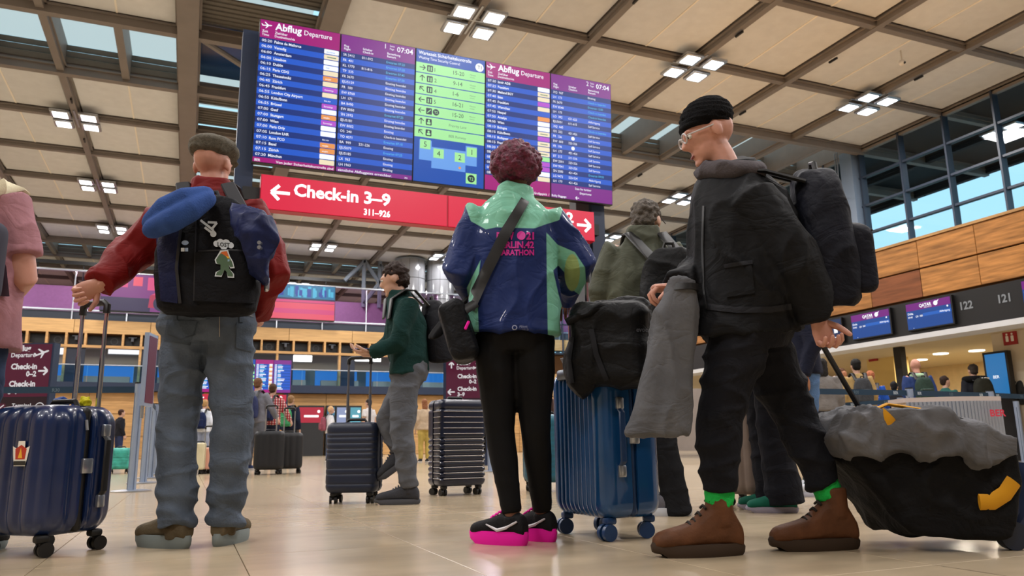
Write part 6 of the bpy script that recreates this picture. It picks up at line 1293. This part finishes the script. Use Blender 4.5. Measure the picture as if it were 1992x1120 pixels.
def belt(label, a, c, za, zb, txt=True, hgt=.065):
    a = V((a.x, a.y, za)); c = V((c.x, c.y, zb)); t = thing('barrier_belt', label, 'belt', a - ZV*hgt/2, 0, 'queue barrier belts'); d = (c - a); L = d.length; d.normalize(); n = d.cross(ZV).normalized(); b = B()
    b.add([p + ZV*s*hgt/2 + n*e*.002 for p in (a, c) for s in (-1, 1) for e in (-1, 1)], [(0, 1, 3, 2), (4, 6, 7, 5), (0, 4, 5, 1), (2, 3, 7, 6), (0, 2, 6, 4), (1, 5, 7, 3)]); b.build('webbing', m_belt, t, t.location)
    if txt:
        if (CAM - a).dot(n) < 0: n = -n
        xd = d if d.dot(RH) > 0 else -d; st = a if d.dot(RH) > 0 else c; k = 0
        while .15 + k*.62 < L - .2:
            b = B(); text(b, 'BER' if k % 2 == 0 else 'R30', st + xd*(.15 + k*.62) - ZV*.018 + n*.004, xd, ZV, .05, bold=.01); b.build('lettering', M('belt_white', 'b9c4cc', .6) if k % 2 == 0 else M('belt_dim', '5a6c78', .6), t, t.location); k += 1
LP = []
for i, (tx, ty, bx, by) in enumerate(((270, 746, 255, 956), (290, 769, 278, 940), (300, 786, 292, 930), (310, 790, 303, 923))):
    b0 = UZ(bx, by); hh = CAM.z + ray(tx, ty).z / ray(tx, ty).dot(HD) * (b0 - CAM).dot(HD); post(('nearest', 'second', 'third', 'fourth')[i] + ' silver barrier post beside the jeans of the person in red', b0, hh); LP.append((b0, hh))
e0 = UD(-60, 752, 8.2); belt('grey belt with BER lettering running left from the nearest barrier post', V((e0.x, e0.y, 0)), LP[0][0] - RH*.045, LP[0][1] - .06, LP[0][1] - .06)
for i in range(3): belt(('dark belt between the nearest and second barrier posts', 'dark belt between the second and third barrier posts', 'dark belt between the third and fourth barrier posts')[i], LP[i][0], LP[i+1][0], LP[i][1] - .06, LP[i+1][1] - .06, False)
b0, hh = LP[0]; Dp = (b0 - CAM).dot(HD)/SD; a0 = UD(284, 790, Dp*.97); t0 = UD(292, 650, Dp*.97); t = thing('post_sign', 'narrow upright sign plate seen edge-on above the nearest barrier post', 'sign', a0, -YAW + R(8)); hg = t0.z - a0.z
b = B(); b.bb((-.02, -.14, 0), (.02, .14, hg)); b.build('frame', m_post, t); b = B(); b.bb((.02, -.12, .03), (.024, .12, hg - .03)); b.build('sign_face', m_tot, t); b = B(); b.cyl((0, -.1, -.12), (0, -.1, .02), .016, n=10); b.build('bracket', m_steel, t, None, True)
RP = []
for i, (px, py) in enumerate(((1768, 756), (1751, 773), (1925, 761), (1976, 780))):
    b0 = base_top(px, py, 1.0); post(('silver barrier post below the bald person', 'low silver barrier post left of the bald person', 'silver barrier post below the hiking backpack', 'silver barrier post at the right edge by the grey counter')[i], b0, 1.0); RP.append(b0)
e0 = base_top(1560, 752, 1.0); belt('belt with BER lettering along the left part of the right queue', e0, RP[0], .95, .95); belt('belt with BER lettering below the hiking backpack', RP[0], RP[2], .95, .95); e1 = base_top(2080, 768, 1.0); belt('belt with BER lettering at the right edge', RP[2], e1, .95, .95); e2 = base_top(1640, 781, 1.0); belt('lower belt left of the bald person', e2, RP[1], .95, .95)
post('silver barrier post right of the right wayfinding sign', base_top(953, 791, 1.0), 1.0); post('thin far barrier post left of the seated people', base_top(601, 857, 1.0), 1.0); post('thin far barrier post right of the seated people', base_top(626, 857, 1.0), 1.0); post('silver barrier post behind the grey trousers of the green walker', base_top(843, 818, 1.0), 1.0)
# grey counter with a fluted curved front
p = UZ(1872, 925); t = thing('fluted_counter', 'low silver counter with fluted curved front below the right queue', 'counter', p, -YAW - R(4)); H_ = CAM.z + ray(1880, 772).z/ray(1880, 772).dot(HD)*(p - CAM).dot(HD)
def arc(r, n=30): return [(-.52 + 1.04*i/n, -r*math.sin(math.pi*i/n)) for i in range(n + 1)]
b = B(); o_ = arc(.14); b.prism([(x, y, H_ - .05) for x, y in o_] + [(.52, .45, H_ - .05), (-.52, .45, H_ - .05)], (0, 0, .05)); b.build('top', M('counter_top', 'b4a8a4', .4), t)
for i in range(26):
    x = -.49 + .98*i/25; y = -.13*math.sin(math.pi*(i + .4)/25.8); b = B(); b.tube([(x, y, .02), (x, y, H_ - .05)], .021, 8); b.build('flute', M('flute_silver', 'aab2c0', .3, .6), t, None, True)
b = B(); b.bb((-.5, .02, .0), (.5, .42, H_ - .051)); b.build('carcass', M('counter_cream', 'b0a090', .6), t); b = B(); text(b, 'BER', (.3, -.16, H_ - .22), (1, -.1, 0), (0, 0, 1), .1, bold=.03); b.build('lettering', M('ber_red', 'c03048', .5), t)
# check-in desks in the recess and kiosks at the far wall
for k in range(4):
    t = thing('check_in_desk', ('check-in desk below the narrow pictogram screen', 'check-in desk below the left QATAR screen', 'check-in desk below the QATAR screen beside 122', 'check-in desk below the number 121')[k], 'desk', (15.6, 12.9 - 1.5*k, 0), 0, 'check-in desks')
    b = B(); b.rbox((0, 0, .5), (.7, 1.3, 1.0), .02, n=2); b.build('body', M('desk_white', 'b8b2a4', .5), t, None, True); b = B(); b.rbox((-.05, 0, 1.02), (.85, 1.36, .04), .01, n=1); b.build('worktop', m_louver, t); b = B(); b.bb((.1, -.25, 1.04), (.14, .25, 1.4)); b.build('monitor', m_black, t)
for k, (px, wpx, cc) in enumerate(((606, 40, 'c01c3c'), (667, 20, '9aa8d0'), (692, 18, '5fb0c4'), (644, 12, '3f8fb4'))):
    p = UY(px, 806, 44.2); ww = wpx*.033; t = thing('far_kiosk', ('red lit counter sign at the far wall left of the blond person', 'lavender lit kiosk at the far wall behind the cabin case', 'turquoise lit kiosk at the far wall behind the white T-shirt', 'small blue lit kiosk at the far wall by the blond person')[k], 'kiosk', (p.x, 44.2, 0), 0)
    b = B(); b.bb((-ww/2 - .05, .05, 0), (ww/2 + .05, .5, p.z + .5)); b.build('housing', m_dark, t); b = B(); fc = Face((-ww/2, .04, p.z - .45), (1, 0, 0), (0, 0, 1)); fc.rect(b, 0, 0, ww, .85, .001, 0); fc.rrect(b, ww*.2, .3, ww*.8, .42, .02, .003, 1); fc.disc(b, ww*.8, .62, .08, .003, 1); b.build('lit_face', [M('kiosk_' + cc, cc, .4, emit=.8), m_sgw], t)
bpy.data.scenes.remove(TMP)
